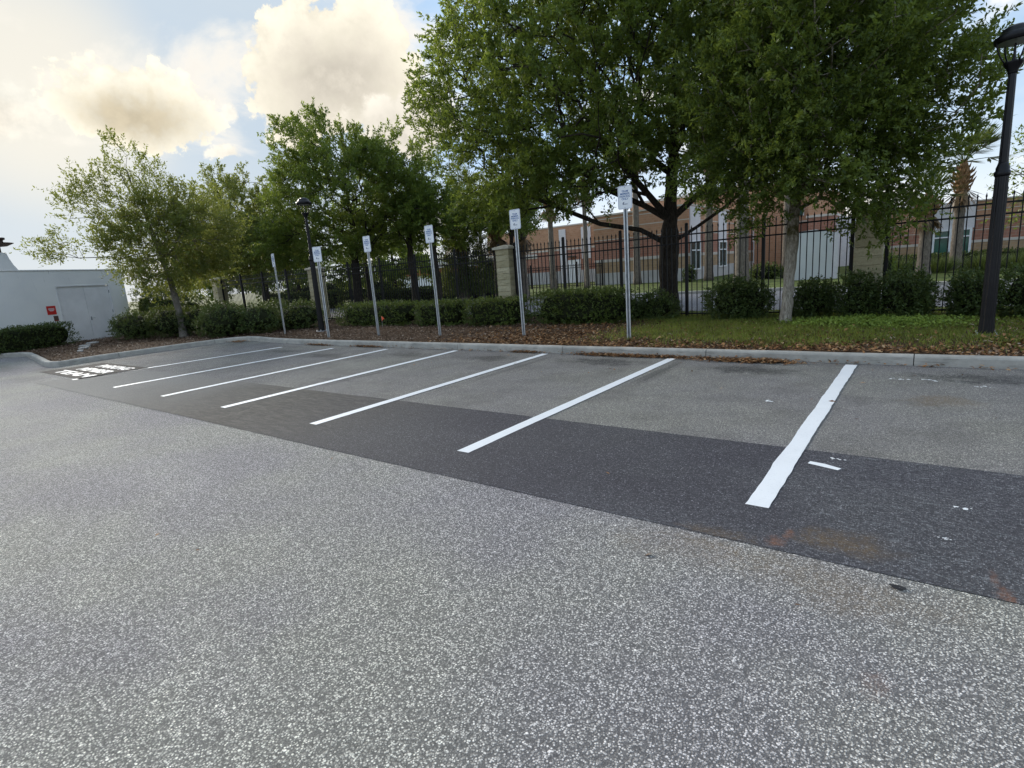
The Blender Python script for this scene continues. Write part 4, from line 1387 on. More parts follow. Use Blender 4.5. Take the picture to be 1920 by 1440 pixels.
SP = sign_parts()
SIGNS = [(-4.99, 10.75, 3.27, 0.05, 0.0, 'tallest and rightmost parking sign, white with blue lettering on a steel channel post'),
         (-7.90, 10.95, 3.18, 0.04, 0.01, 'parking sign second from the right, before the clipped hedge and tan pillar'),
         (-10.70, 10.85, 3.11, 0.03, 0.012, 'parking sign third from the right, standing before the dark screened fence'),
         (-13.20, 10.75, 3.07, 0.03, 0.01, 'parking sign fourth from the right, near the small orange flag'),
         (-15.02, 10.25, 2.92, 0.35, 0.0, 'parking sign just right of the left lamp post'),
         (-18.47, 10.80, 2.97, -0.22, 0.0, 'leftmost parking sign, turned partly away, left of the lamp post')]
for (x, y, ztop, yaw, lean, lb) in SIGNS:
    sg = empty('parking_sign', (x, y, 0.12), yaw, label=lb, cat='sign', group='team member parking signs along the kerb')
    sg.rotation_euler[1] = -lean
    zt = ztop - 0.12
    MB().prism([(a, c) for a, c in channel], -0.05, zt - 0.02).build('post', M['galv'], sg)
    MB().add([(-.0155, .0205, 0.0), (.0155, .0205, 0.0), (.0155, .0205, zt - .03), (-.0155, .0205, zt - .03)], [(0, 1, 2, 3)]).build('web_shade', M['galv_shade'], sg)  # dark sheet over the web paints the shade inside the channel
    zc = zt - 0.2285
    pl = link('plate', SP[0], sg, (0, -0.014, zc))
    link('border', SP[1], pl)
    for me in SP[2]:
        link('lettering', me, pl)
    link('logo', SP[3], pl)
    for dz in (0.195, -0.195):
        MB().lathe([(.011, 0), (.010, .004), (.004, .006)], 8).build('bolt', M['galv'], sg).matrix_local = Matrix.Translation((0, -0.016, zc + dz)) @ Matrix.Rotation(R(90), 4, 'X')

# ------------------------------------------------------------------ lamp posts
def lamp_post(x, y, label):
    t = empty('lamp_post', (x, y, 0.13), label=label, cat='lamp post', group='black lamp posts in the bed')
    MB().lathe([(.20, -.03), (.20, .015), (.185, .03), (.13, .035)], 20).build('base_plate', M['steel'], t)
    for k in range(4):
        a = math.pi / 4 + k * math.pi / 2
        MB().lathe([(.022, 0), (.022, .03), (.012, .035), (.012, .06)], 6, c=(.165 * math.cos(a), .165 * math.sin(a), .02)).build('anchor_bolt', M['galv'], t)
    MB().lathe([(.108, .03), (.105, .10), (.096, .3), (.091, 1.4), (.085, 2.50)], 32, 0.09).build('lower_shaft', M['lamp_black'], t)
    MB().lathe([(.088, 2.49), (.102, 2.51), (.102, 2.56), (.086, 2.58), (.086, 2.62), (.072, 2.66), (.062, 2.70)], 20).build('collar', M['lamp_black'], t, True)
    MB().lathe([(.061, 2.69), (.057, 3.2), (.050, 3.97)], 24, 0.06).build('upper_shaft', M['lamp_black'], t)
    MB().lathe([(.056, 3.95), (.062, 3.97), (.066, 4.0), (.115, 4.08), (.125, 4.10), (.125, 4.115), (.05, 4.12)], 20).build('fitter', M['lamp_black'], t, True)
    cap = MB().lathe([(.235, 4.385), (.245, 4.39), (.258, 4.44), (.250, 4.47), (.205, 4.50), (.190, 4.52), (.165, 4.57), (.10, 4.605), (.03, 4.615), (.0, 4.617)], 28).build('hood', M['lamp_black'], t, True)
    MB().lathe([(.21, 4.383), (.20, 4.395), (.0, 4.396)], 24).build('reflector', M['steel'], cap)
    for k in range(4):
        a = R(25) + k * math.pi / 2
        pts = []
        for q in range(7):
            f = q / 6
            rr = .115 + (.238 - .115) * math.sin(f * math.pi / 2) ** 0.9
            pts.append((rr * math.cos(a), rr * math.sin(a), 4.10 + .30 * f))
        MB().tube(pts, .011, 6).build('arm', M['lamp_black'], t, True)
    MB().tube([(0, 0, 4.11), (0, 0, 4.20), (0, 0, 4.37)], [.03, .018, .012], 8).build('lamp_stem', M['lamp_black'], t)
    return t


lamp_post(0.86, 11.72, 'black fluted lamp post at the right edge of the photo')
lamp_post(-17.30, 11.55, 'black lamp post between the two leftmost parking signs')

# ------------------------------------------------------------------ white wall with the double door
WA, WB = Vector((-25.95, -0.527, 0)), Vector((-30.87, 10.2, 0))
wd = (WB - WA).normalized()
wl = (WB - WA).length
wang = math.atan2(wd.y, wd.x)
wall = empty('white_wall', (WA.x, WA.y, 0.0), wang, label='long white stucco wall with a double door beside the end stall', cat='wall')
# local x runs along the wall (away from the camera's left), the camera side is local -y
ds, dw_, dh = 8.55, 2.40, 2.50
WH = 3.18
face = MB()
face.box(0, ds - .05, 0, .25, -.02, WH)
face.box(ds + dw_ + .05, wl, 0, .25, -.02, WH)
face.box(ds - .05, ds + dw_ + .05, 0, .25, dh + .06, WH)
face.build('wall_face', M['stucco'], wall)
MB().bbox(-.02, wl + .02, -.025, .275, WH, WH + .05, .012).build('coping', M['stucco'], wall)
fr = MB()
fr.box(ds - .05, ds, -.012, .12, .02, dh + .06)
fr.box(ds + dw_, ds + dw_ + .05, -.012, .12, .02, dh + .06)
fr.box(ds, ds + dw_, -.012, .12, dh, dh + .06)
fr.build('door_frame', M['door'], wall)
for k in range(2):
    x0 = ds + .006 + k * (dw_ / 2)
    d = MB().bbox(x0, x0 + dw_ / 2 - .012, .03, .075, .03, dh - .008, .004).build('door_leaf', M['door'], wall)
    hx = x0 + .004 if k == 0 else x0 + dw_ / 2 - .016
    for z in (.35, 1.25, 2.15):
        MB().lathe([(.016, 0), (.016, .12)], 8, c=(hx, .018, z)).build('hinge', M['steel'], d)
    if k == 1:
        MB().bbox(x0 + .04, x0 + .09, .012, .03, 0.98, 1.14, .004).build('handle_plate', M['steel'], d)
        MB().tube([(x0 + .065, .02, 1.08), (x0 + .065, -.04, 1.08), (x0 + .19, -.045, 1.07)], .012, 6).build('handle', M['galv'], d)
MB().box(ds - .05, ds + dw_ + .05, .10, .24, 0.0, dh + .06).build('door_backing', M['stucco'], wall)
sx = ds - 0.42
rs = empty('wall_sign', (WA.x + wd.x * sx, WA.y + wd.y * sx, 1.55), wang, label='red notice fixed to the white wall left of the double door', cat='sign')
MB().bbox(-.19, .19, -.010, -.003, -.18, .18, .003).build('panel', M['red'], rs)
ln = MB()
for z, w_ in ((.07, .24), (.035, .26), (0.0, .22), (-.03, .15)):
    ln.add([(-w_ / 2, -.0125, z), (w_ / 2, -.0125, z), (w_ / 2, -.0125, z + .016), (-w_ / 2, -.0125, z + .016)], [(0, 1, 2, 3)])
ln.build('lettering', M['sign_white'], rs)
ps = empty('placard', (WA.x + wd.x * (sx + .12), WA.y + wd.y * (sx + .12), 1.20), wang, label='small brown placard under the red notice on the white wall', cat='sign')
MB().bbox(-.10, .10, -.010, -.003, -.11, .11, .003).build('panel', M['sign_dark'], ps)
MB().add([(-.085, -.0125, -.095), (.085, -.0125, -.095), (.085, -.0125, -.085), (-.085, -.0125, -.085)], [(0, 1, 2, 3)]).build('stripe', M['red'], ps)
# tapering pier with a bronze dish lamp on the wall
px_ = 6.82
pier = empty('wall_pier', (WA.x + wd.x * px_, WA.y + wd.y * px_, 0.0), wang, label='white tapering pier rising from the wall at the left edge', cat='pier')
pv = []
for z, hx_, hy_ in ((WH + .052, .40, .14), (WH + .25, .28, .13), (WH + .5, .18, .12), (WH + .72, .13, .11)):
    pv += [(-hx_, .125 - hy_, z), (hx_, .125 - hy_, z), (hx_, .125 + hy_, z), (-hx_, .125 + hy_, z)]
pf = [(12, 13, 14, 15)]
for k in range(3):
    for i in range(4):
        j = (i + 1) % 4
        pf.append((k * 4 + i, k * 4 + j, k * 4 + 4 + j, k * 4 + 4 + i))
MB().add(pv, pf).build('shaft', M['stucco'], pier)
dl = empty('dish_lamp', (WA.x + wd.x * px_, WA.y + wd.y * px_, WH + .72), wang, label='bronze dish lamp on a short stem above the white pier', cat='lamp')
MB().tube([(0, .125, 0), (0, .125, .24)], .045, 8).build('stem', M['brown_metal'], dl)
MB().lathe([(.06, .22), (.26, .24), (.46, .34), (.48, .355), (.45, .36), (.2, .33)], 20, c=(0, .125, 0)).build('dish', M['brown_metal'], dl, True)
MB().lathe([(.17, .34), (.17, .46), (.24, .50), (.24, .56), (.10, .58)], 16, c=(0, .125, 0)).build('housing', M['brown_metal'], dl)

# pale stepping stones to the door
for i, (x, y, r, a) in enumerate(((-26.9, 7.35, .50, .3), (-25.6, 6.75, .42, .1), (-24.3, 6.35, .36, .5), (-23.2, 5.95, .22, .2))):
    pl = [(r * (1 + .2 * mnoise.noise((math.cos(q) * 1.3 + i, math.sin(q), i))) * math.cos(q), .42 * r * (1 + .25 * mnoise.noise((math.cos(q) + i, math.sin(q) * 2, 3))) * math.sin(q)) for q in np.linspace(0, 2 * math.pi, 13)[:-1]]
    o = MB().prism(pl, -.03, .035).build('flagstone', M['path'], None, loc=(x, y, float(bed_z(np.array(x), np.array(y))) + .01))
    o.rotation_euler[2] = -a
    tag(o, ['largest pale flagstone lying at the foot of the grey double door', 'pale flagstone second from the grey double door', 'pale flagstone third from the grey double door', 'small pale stone nearest the kerb corner in the left mulch'][i], 'flagstone', 'flagstones leading to the door')

# ------------------------------------------------------------------ hedges and shrubs
def hedge(label, x0, x1, y0, y1, h, n, seed, leaf=None, z=0.12, leaf_len=0.055, group='clipped hedges along the fence', rz=0.0, core=0.80):
    cx, cy = (x0 + x1) / 2, (y0 + y1) / 2
    t = shrub(label, (cx, cy, z), [(0, 0, h / 2 - .02, abs(x1 - x0) / 2, (y1 - y0) / 2, h / 2)], n, leaf_len, leaf or M['hedge_leaf'], seed, 'hedge', 'hedge', group, True, core, 0.14, 0.55, 8)
    t.rotation_euler[2] = rz
    return t


hedge('clipped hedge behind the left lamp post and second sign', -18.6, -14.25, 12.9, 14.1, 0.86, 1900, 71)
hedge('clipped hedge between the third and fourth signs from the left', -14.05, -12.0, 12.9, 14.05, 0.84, 1000, 72)
hedge('clipped hedge left of the tan pillar, behind the fourth sign', -11.8, -9.6, 12.9, 14.1, 0.85, 1150, 73)
hedge('tall clipped hedge between the two rightmost parking signs', -9.45, -6.35, 13.3, 14.5, 0.98, 1900, 74)
hedge('box hedge in front of the white wall at the left edge', -1.75, 1.75, -.5, .5, 0.92, 1700, 75, M['shrub_leaf'], group='hedges by the white wall').location = (-27.78, 5.60, 0.12)
bpy.context.view_layer.objects.active = None
o = [q for q in COL.objects if q.get('label') == 'box hedge in front of the white wall at the left edge'][0]
o.rotation_euler[2] = wang

shrub('dark pointed-end hedge mass right of the grey double door', (-26.2, 8.7, 0.12), [(0, 0, .55, 1.5, .8, .62), (1.3, .9, .6, 1.2, .9, .68), (2.3, 1.6, .6, 1.0, .9, .62)], 2000, 0.065, M['shrub_leaf'], 81, 'hedge', 'hedge', 'hedges by the white wall')
shrub('dark rounded shrub spilling over the inner kerb corner', (-21.3, 10.0, 0.12), [(0, 0, .55, 1.1, .9, .68), (1.0, .9, .55, 1.0, .8, .6), (-.9, .5, .6, .9, .9, .7)], 1900, 0.065, M['shrub_leaf'], 82, group='dark shrubs near the kerb corner')
shrub('dark shrub behind the leftmost parking sign', (-19.9, 12.4, 0.12), [(0, 0, .5, 1.3, .8, .62), (-1.6, -.1, .55, 1.2, .8, .68)], 1300, 0.062, M['shrub_leaf'], 83, group='dark shrubs near the kerb corner')
shrub('tall dark shrub against the far end of the white wall', (-29.3, 10.75, 0.12), [(-.95, -.05, 1.05, .7, .6, 1.35), (-.3, .3, 1.05, .75, .75, 1.25), (.5, .5, .95, .9, .9, 1.1), (1.2, 1.2, .8, .9, .9, .95)], 3000, 0.075, M['shrub_leaf'], 84, group='dark shrubs near the kerb corner', core=0.5)
SHR = [(-5.85, 14.45, [(0, 0, .36, .62, .45, .43), (-.6, -.1, .28, .45, .4, .34)], 750, 'low ragged shrub under the large oak, right of the tallest sign'),
       (-3.85, 14.35, [(0, 0, .48, .68, .5, .56), (.45, .1, .42, .5, .45, .48)], 1200, 'broad shrub just left of the pale oak trunk'),
       (-2.05, 14.55, [(0, 0, .42, .50, .45, .48)], 700, 'shrub just right of the pale oak trunk'),
       (-1.15, 14.2, [(0, 0, .48, .40, .42, .58)], 650, 'upright shrub at the foot of the right tan pillar'),
       (-0.38, 14.25, [(0, 0, .5, .52, .5, .58), (.3, .1, .45, .32, .35, .42)], 950, 'dark rounded shrub right of the right tan pillar'),
       (0.74, 14.35, [(0, 0, .46, .38, .42, .52)], 620, 'leafy shrub left of the right lamp post'),
       (1.65, 14.2, [(0, 0, .5, .62, .5, .56)], 700, 'dark shrub right of the right lamp post at the photo edge'),
       (2.7, 14.3, [(0, 0, .5, .6, .5, .56)], 500, 'dark shrub beyond the right edge next to the fence')]
for i, (x, y, lb_, n, txt) in enumerate(SHR):
    shrub(txt, (x, y, 0.13), lb_, n, 0.06, M['shrub_leaf'], 90 + i, group='loose shrubs along the right fence', core=0.6, twig=0.2)
# hedges and grasses beyond the fence
hedge('low dark hedge beyond the left fence in front of the far building', -33.5, -23.5, 26.0, 27.0, 1.15, 1500, 101, M['shrub_leaf'], 0.05, 0.11, 'hedges beyond the fence')
hedge('dark clipped hedge under the green-glass window', -4.5, 9.0, 42.4, 43.4, 0.95, 1400, 102, M['shrub_leaf'], 0.05, 0.12, 'hedges beyond the fence')
for i, (x0_, x1_, y_, h_, tx) in enumerate(((-46.0, -35.0, 25.0, 1.3, 'dark hedge beyond the far left fence run, under the dense oak'), (-60.0, -36.5, 34.0, 2.2, 'tall dark hedge far beyond the left fence, behind the dense oak'), (-37.0, -27.5, 36.0, 2.0, 'tall dark hedge far beyond the fence, left of the screened enclosure'))):
    hedge(tx, x0_, x1_, y_, y_ + 1.4, h_, 1900, 106 + i, M['shrub_leaf'], 0.05, 0.15, 'hedges beyond the fence')
shrub('small dark bush at the building corner right of the large oak trunk', (-14.6, 42.5, 0.05), [(0, 0, .5, .5, .5, .75)], 300, 0.1, M['shrub_leaf'], 103, group='bushes beyond the fence')
shrub('low bush before the third building window', (-8.8, 41.0, 0.05), [(0, 0, .4, 1.2, .8, .7)], 400, 0.1, M['hedge_leaf'], 104, group='bushes beyond the fence')
shrub('small bright bush beside the right tan pillar, beyond the fence', (-1.75, 33.0, 0.05), [(0, 0, .6, .5, .5, .9)], 300, 0.1, M['hedge_leaf'], 105, group='bushes beyond the fence')
for i, (x, y) in enumerate(((-1.2, 38.5), (0.6, 38.0), (2.4, 37.5), (3.9, 37.0), (-2.6, 39.0))):
    rng = np.random.default_rng(120 + i)
    g_ = empty('ornamental_grass', (x, y, 0.05), label=['tuft of grey-green ornamental grass left of the palm by the window', 'tuft of ornamental grass between the two right palms', 'tuft of ornamental grass left of the right lamp post', 'tuft of ornamental grass right of the right lamp post', 'leftmost tuft of ornamental grass beyond the right pillar'][i], cat='grass tuft', group='ornamental grasses beyond the fence')
    n = 900
    P = np.stack([rng.normal(0, .25, n), rng.normal(0, .25, n), np.zeros(n)], 1)
    D = np.stack([P[:, 0] * 1.6 + rng.normal(0, .25, n), P[:, 1] * 1.6 + rng.normal(0, .25, n), np.ones(n)], 1)
    v, f = kites(P, D, rng.normal(size=(n, 3)), rng.uniform(.6, 1.15, n), np.full(n, .022))
    link('blades', np_mesh('blades', v, f, M['palm_leaf']), g_)

# ------------------------------------------------------------------ buildings beyond the fence
def rect_part(mb, x0, x1, y0, y1, z0, z1):
    return mb.box(x0, x1, y0, y1, z0, z1)


main = empty('brick_building', (-24.0, 45.0, 0.0), label='long brick building with pale stone bands behind the large oak', cat='building')
# front wall X -24 .. -15.5 at Y 45; the side wall runs back from the corner at X -15.5 (local coordinates below)
x0, x1, yb = 0.0, 8.5, 27.0
for nm, z0, z1, mt, pr in (('base_course', 0, 1.09, 'stone_base', 0.06), ('tan_band', 1.09, 2.03, 'brick_tan', 0.0), ('stone_band', 2.03, 2.27, 'stone_band', 0.04), ('red_band', 2.27, 3.92, 'brick_red', 0.0),
                           ('thin_band', 3.92, 3.99, 'stone_band', 0.02), ('orange_band', 3.99, 4.90, 'brick_orange', 0.0), ('thin_band', 4.90, 4.97, 'stone_band', 0.02), ('orange_band', 4.97, 5.72, 'brick_orange', 0.0),
                           ('thin_band', 5.72, 5.79, 'stone_band', 0.02), ('orange_band', 5.79, 6.0, 'brick_orange', 0.0), ('coping', 6.0, 6.14, 'stone_band', 0.08)):
    MB().box(x0 - pr, x1 + pr, -pr, yb + pr, z0, z1).build(nm, M[mt], main)
for (ya, yc) in ((0.4, 2.6), (8.1, 10.3), (14.4, 16.6), (20.9, 23.1)):
    w_ = MB()
    pn = MB().box(x1 + .01, x1 + .09, ya - .15, yc + .15, 3.15, 5.95).build('white_panel', M['panel_white'], main)
    win = MB().box(x1 + .065, x1 + .10, ya, yc, .98, 3.14).build('window', M['glass_dark'], main)
    for (a, c, z0, z1) in ((ya - .12, ya + .02, .86, 3.24), (yc - .02, yc + .12, .86, 3.24), (ya + .02, yc - .02, .86, .98), (ya + .02, yc - .02, 3.12, 3.24), ((ya + yc) / 2 - .05, (ya + yc) / 2 + .05, .98, 3.12), (ya + .02, (ya + yc) / 2 - .05, 2.42, 2.52), ((ya + yc) / 2 + .05, yc - .02, 2.42, 2.52)):
        MB().box(x1 + .08, x1 + .15, a, c, z0, z1).build('frame_bar', M['frame_white'], win)
left = empty('service_wing', (-40.0, 57.0, 0.0), label='recessed brick wing with a white service door left of the brick building', cat='building')
for nm, z0, z1, mt, pr in (('base_course', 0, 1.5, 'stone_base', 0.05), ('red_band', 1.5, 3.9, 'brick_red', 0.0), ('stone_band', 3.9, 4.1, 'stone_band', 0.03), ('orange_band', 4.1, 6.6, 'brick_orange', 0.0), ('coping', 6.6, 6.75, 'stone_band', .06)):
    MB().box(-6 - pr, 16.0, -pr, 8, z0, z1).build(nm, M[mt], left)
MB().box(5.0, 5.9, -.16, -.06, 0, 6.3).build('white_pilaster', M['panel_white'], left)
MB().box(8.0, 9.2, -.16, -.06, 2.75, 6.3).build('white_pilaster', M['panel_white'], left)
MB().bbox(5.95, 7.75, -.14, -.07, 0.05, 2.7, .02).build('service_door', M['frame_white'], left)
MB().bbox(6.3, 7.2, -.75, -.06, 3.0, 3.16, .02).build('door_canopy', M['brown_metal'], left)
# taller block behind the brick building; low-sun orange is put into its brick colour
tall = empty('tall_block', (-30.0, 66.0, 0.0), label='taller block rising behind the brick building, low-sun orange put into its brick colour', cat='building')
MB().box(0, 17.5, 0, 20, 0, 8.9).build('orange_wall', M['brick_orange'], tall)
MB().box(-.1, 17.6, -.1, 20.1, 8.9, 9.15).build('coping', M['stone_band'], tall)
far2 = empty('rear_block', (-15.2, 74.0, 0.0), label='rear brick block with a glazed strip seen past the pale oak trunk', cat='building')
for nm, z0, z1, mt, pr in (('base_course', 0, 1.2, 'stone_base', 0.05), ('red_band', 1.2, 5.0, 'brick_red', 0.0), ('stone_band', 5.0, 5.3, 'stone_band', 0.05), ('orange_band', 5.3, 8.2, 'brick_orange', 0.0), ('coping', 8.2, 8.4, 'stone_band', .08)):
    MB().box(0 - pr, 6.2 + pr, -pr, 10 + pr, z0, z1).build(nm, M[mt], far2)
gs = MB().box(.6, 3.4, -.07, -.02, 5.9, 6.8).build('glass_strip', M['glass'], far2)
for x in (.6, 1.5, 2.4, 3.3):
    MB().box(x, x + .1, -.12, -.05, 5.85, 6.85).build('mullion', M['frame_white'], gs)
MB().box(3.8, 4.9, -.12, -.03, 0, 5.0).build('white_panel', M['panel_white'], far2)
wg = empty('corner_block', (-9.6, 62.0, 0.0), label='brick corner block with white wall behind the pale grey screen', cat='building')
MB().box(0, 2.4, 0, 8, 0, 4.9).build('red_wall', M['brick_red'], wg)
MB().box(0.05, 2.35, .1, 8, 5.12, 7.2).build('orange_wall', M['brick_orange'], wg)
MB().box(-.1, 2.5, -.1, 8.1, 4.9, 5.12).build('stone_ledge', M['stone_band'], wg)
MB().box(2.4, 5.2, .4, 8, 0, 4.7).build('white_wall', M['panel_white'], wg)
scr = empty('screen_wall', (-6.75, 37.0, 0.0), label='pale grey gabled screen wall beyond the fence right of the pale trunk', cat='wall')
MB().add([(0, 0, 0), (2.65, 0, 0), (2.65, 0, 2.62), (1.5, 0, 2.92), (0, 0, 2.84), (0, .3, 0), (2.65, .3, 0), (2.65, .3, 2.62), (1.5, .3, 2.92), (0, .3, 2.84)],
         [(0, 1, 2, 3, 4), (9, 8, 7, 6, 5), (1, 6, 7, 2), (2, 7, 8, 3), (3, 8, 9, 4), (4, 9, 5, 0)]).build('screen_face', M['grey_panel'], scr)
MB().box(2.36, 2.66, -.012, .31, .01, 2.60).build('bright_edge', M['panel_white'], scr)
right = empty('low_brick_building', (-4.2, 45.0, 0.0), label='low brick building with green-glass windows behind the right palms', cat='building')
for nm, z0, z1, mt, pr in (('base_course', 0, .6, 'stone_base', 0.05), ('tan_band', .6, 1.5, 'brick_tan', 0.0), ('stone_band', 1.5, 1.66, 'stone_band', 0.03), ('red_band', 1.66, 2.25, 'brick_red', 0.0), ('thin_band', 2.25, 2.29, 'stone_band', .02), ('red_band', 2.29, 2.85, 'brick_red', 0.0),
                           ('thin_band', 2.85, 2.89, 'stone_band', .02), ('orange_band', 2.89, 3.4, 'brick_orange', 0.0), ('thin_band', 3.4, 3.44, 'stone_band', .02), ('orange_band', 3.44, 3.95, 'brick_orange', 0), ('coping', 3.95, 4.03, 'stone_band', 0.05)):
    MB().box(0 - pr, 22, -pr, 12, z0, z1).build(nm, M[mt], right)
MB().box(4.25, 6.45, -.10, -.05, 2.42, 4.05).build('white_panel', M['panel_white'], right)
MB().box(-.02, 2.0, -.10, -.05, 1.7, 4.0).build('white_panel', M['panel_white'], right)
for xa, xc in ((4.55, 6.25), (10.5, 12.2)):
    win = MB().box(xa, xc, -.075, -.055, .75, 2.32).build('window', M['glass'], right)
    mx = (xa + xc) / 2
    for (a, c, z0, z1) in ((xa - .12, xa, .65, 2.42), (xc, xc + .12, .65, 2.42), (mx - .13, mx + .13, .75, 2.32), (xa, xc, 2.32, 2.42), (xa, mx - .13, 1.9, 1.98), (mx + .13, xc, 1.9, 1.98), (xa, xc, .65, .75)):
        MB().box(a, c, -.16, -.06, z0, z1).build('frame_bar', M['frame_white'], win)
farb = empty('far_building', (-112.0, 90.0, 0.0), label='distant white building with a red roof band seen through the left fence', cat='building')
MB().box(0, 28, 0, 10, 0, 2.6).build('lower_wall', M['frame_white'], farb)
MB().box(-.6, 28.6, -.8, 10, 2.6, 3.9).build('red_band', M['roof_red'], farb)
MB().box(0, 28, .3, 10, 3.9, 5.7).build('upper_wall', M['frame_white'], farb)
# inner fence in front of the service wing, and the dark screened enclosure left of the tan pillar
inf = empty('inner_fence', (-33.0, 44.0, 0.0), label='low black inner fence in front of the white service door', cat='fence')
for z in (.15, 1.75, 1.95):
    MB().box(0, 10.2, -.02, .02, z, z + .05).build('rail', M['fence'], inf)
pm2 = MB().box(-.014, .014, -.014, .014, 0, 2.1).mesh('picket', M['fence'])
po2 = MB().bbox(-.06, .06, -.06, .06, 0, 2.3, .01).mesh('post', M['fence'])
for k in range(5):
    link('post', po2, inf, (10.2 * k / 4, 0, 0))
for k in range(1, 60):
    if k % 15:
        link('picket', pm2, inf, (10.2 * k / 60, 0, 0))
enc = empty('screened_enclosure', (-27.3, 30.0, 0.0), label='dark mesh-screened enclosure left of the tan pillar beyond the fence', cat='enclosure')
MB().box(0, 4.8, 0, .06, .05, 2.05).build('screen', M['screen_dark'], enc)
for k in range(4):
    MB().lathe([(.04, 0), (.04, 2.3), (.0, 2.33)], 8, c=(1.6 * k, -.05, 0)).build('post', M['fence'], enc)
MB().bbox(-.4, 5.4, -.4, 2.6, 2.55, 2.85, .04).build('canopy_roof', M['stone_band'], enc)
MB().box(.2, 4.6, 2.2, 2.3, .05, 2.55).build('back_panel', M['screen_dark'], enc)

# small orange marker flag in the bed
fl = empty('marker_flag', (-15.15, 12.55, 0.13), label='small orange marker flag in front of the clipped hedge', cat='flag')
MB().tube([(0, 0, -.03), (0, 0, .42)], .004, 5).build('wire', M['galv'], fl)
MB().add([(0, 0, .24), (.06, -.015, .30), (.13, .01, .33), (.07, -.01, .40), (0, 0, .42), (0, .004, .24), (.06, -.011, .30), (.13, .014, .33), (.07, -.006, .40), (0, .004, .42)],
         [(0, 1, 2, 3, 4), (9, 8, 7, 6, 5), (0, 5, 6, 1), (1, 6, 7, 2), (2, 7, 8, 3), (3, 8, 9, 4)]).build('flag_cloth', M['flag'], fl)

# ------------------------------------------------------------------ loose stuff on the bed
def scatter(name, label, n, xr, yr, mat, L, asp, seed, dens=None, tilt=0.35, zoff=0.012, poly=None, cat=None, ztop=None):
    rng = np.random.default_rng(seed)
    x = rng.uniform(*xr, n)
    y = rng.uniform(*yr, n)
    k = in_poly(x, y, poly or litter_in)
    if dens is not None:
        k &= rng.uniform(0, 1, n) < dens(x, y)
    x, y = x[k], y[k]
    n = len(x)
    z = (bed_z(x, y) if ztop is None else np.full(n, ztop)) + zoff + np.abs(rng.normal(0, 0.012, n))
    a = rng.uniform(0, 2 * np.pi, n)
    D = np.stack([np.cos(a), np.sin(a), rng.normal(0, tilt, n)], 1)
    U = np.stack([-np.sin(a), np.cos(a), rng.normal(0, tilt, n)], 1)
    ll = L * rng.uniform(0.5, 1.5, n)
    P = np.stack([x, y, z], 1)
    v, f = kites(P, D, U, ll, ll * asp * rng.uniform(0.6, 1.4, n), 0.15)
    o = link(name, np_mesh(name, v, f, mat))
    tag(o, label, cat, kind='stuff')
    return o


def sm(x, a, b):
    t = np.clip((x - a) / (b - a), 0, 1)
    return t * t * (3 - 2 * t)


def nz2(x, y, s, seed):
    return np.sin(x * s + seed) * np.sin(y * s * 1.3 + seed * 2.1) + 0.6 * np.sin(x * s * 2.3 - y * s * 1.7 + seed * 3.3)


scatter('mulch_chips', 'brown bark mulch chips covering the left of the bed', 90000, (-33, 8), (4.4, 14.8), M['mulch'], 0.06, 0.36, 201,
        lambda x, y: np.clip(1.0 - 0.75 * sm(x, -9, -6) * (1 - sm(x, 0.2, 1.0)), 0.12, 1), cat='mulch')
scatter('leaf_litter', 'fallen orange-brown oak leaves along the right of the bed', 60000, (-12, 8), (9.5, 14.6), M['litter'], 0.07, 0.42, 202,
        lambda x, y: np.clip(sm(x, -11, -7.5), 0, 1) * np.clip(1.1 - 0.55 * (y - 9.6) * (1 - sm(x, 0.3, 1.2)) * sm(x, -7, -5) - 0.25 * (y - 9.6) + 0.25 * nz2(x, y, 2, 1), 0.14, 1), cat='leaf litter')
# litter blown against the kerb on the asphalt
rngk = np.random.default_rng(9)
PL = []
for cx, cy, sx_, sy_, n in ((-2.35, 9.33, .36, .08, 1300), (-2.0, 9.30, .3, .07, 400), (-4.3, 9.39, .6, .05, 1100), (-5.0, 9.41, .3, .03, 300), (-6.8, 9.42, .22, .03, 250), (-12.1, 9.42, .35, .03, 350), (-14.4, 9.42, .35, .03, 300), (-3.3, 9.43, .7, .02, 250),
                            (-19.4, 9.5, .25, .12, 250), (-9.0, 9.42, 2.0, .03, 160), (-0.5, 9.42, 1.6, .03, 120), (-5.0, 8.0, 5.0, 1.0, 60), (-1.6, 1.95, 3.0, 2.0, 14)):
    PL.append(np.stack([rngk.normal(cx, sx_, n), np.minimum(rngk.normal(cy, sy_, n), 9.455) if cx > -19 else rngk.normal(cy, sy_, n)], 1))
PL = np.concatenate(PL)
PL = PL[~in_poly(PL[:, 0], PL[:, 1], bed_poly)]
n = len(PL)
a = rngk.uniform(0, 2 * np.pi, n)
ll = 0.06 * rngk.uniform(.5, 1.4, n)
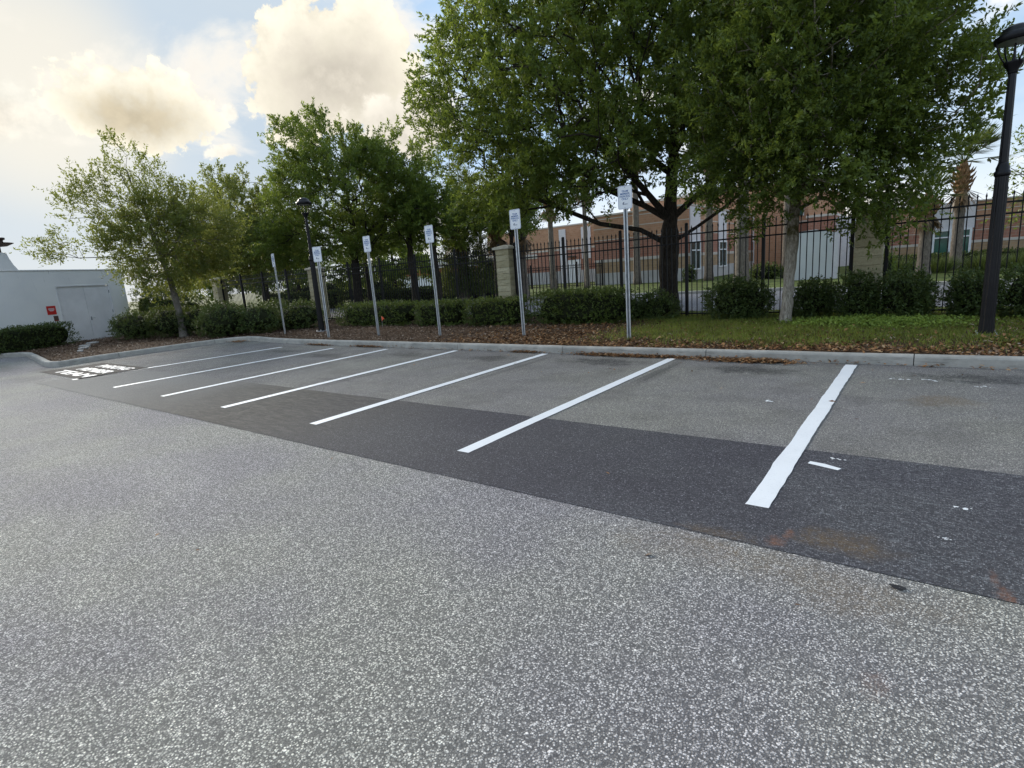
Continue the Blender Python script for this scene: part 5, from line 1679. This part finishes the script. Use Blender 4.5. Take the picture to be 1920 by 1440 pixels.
v, f = kites(np.stack([PL[:, 0], PL[:, 1], 0.012 + np.abs(rngk.normal(0, .018, n))], 1), np.stack([np.cos(a), np.sin(a), rngk.normal(0, .2, n)], 1), np.stack([-np.sin(a), np.cos(a), rngk.normal(0, .3, n)], 1), ll, ll * .42, .15)
tag(link('kerb_litter', np_mesh('kerb_litter', v, f, M['litter'])), 'small heaps of dry leaves blown against the kerb on the asphalt', 'leaf litter', kind='stuff')


def grass_dens(x, y):
    d = sm(x, -6.6, -4.2) * (1 - sm(x, 0.9, 2.2) * 0.6)
    g_ = sm(y + 0.5 * nz2(x, y, 1.4, 2.0) * 0.5, 9.7, 11.6)
    return np.clip(d * g_ + 0.5 * sm(y, 13.5, 14.4) * sm(x, -8, -6), 0, 1)


rng = np.random.default_rng(303)
n = 125000
x, y = rng.uniform(-9, 8, n), rng.uniform(9.8, 16.2, n)
k = rng.uniform(0, 1, n) < grass_dens(x, y)
x, y = x[k], y[k]
n = len(x)
D = np.stack([rng.normal(0, .55, n), rng.normal(0, .55, n), np.ones(n)], 1)
v, f = kites(np.stack([x, y, bed_z(x, y) - .01], 1), D, rng.normal(size=(n, 3)), rng.uniform(.05, .13, n), rng.uniform(.007, .014, n))
tag(link('grass', np_mesh('grass', v, f, M['grass'])), 'thin green grass under the oaks in front of the right fence', 'grass', kind='stuff')
# pale creeping leaves right of the pale trunk
n = 9000
x, y = rng.normal(-0.75, .75, n), rng.normal(13.2, .35, n)
k = (y < 14.1) & (np.sin(x * 5) * np.sin(y * 7) + rng.normal(0, .6, n) > -.2)
x, y = x[k], y[k]
n = len(x)
D = np.stack([rng.normal(0, 1, n), rng.normal(0, 1, n), rng.uniform(.1, .8, n)], 1)
v, f = kites(np.stack([x, y, bed_z(x, y) + rng.uniform(.03, .12, n)], 1), D, rng.normal(size=(n, 3)), rng.uniform(.03, .07, n), rng.uniform(.02, .04, n))
tag(link('ground_cover', np_mesh('ground_cover', v, f, M['creeper'])), 'patch of pale creeping leaves in the grass before the right shrubs', 'ground cover', kind='stuff')
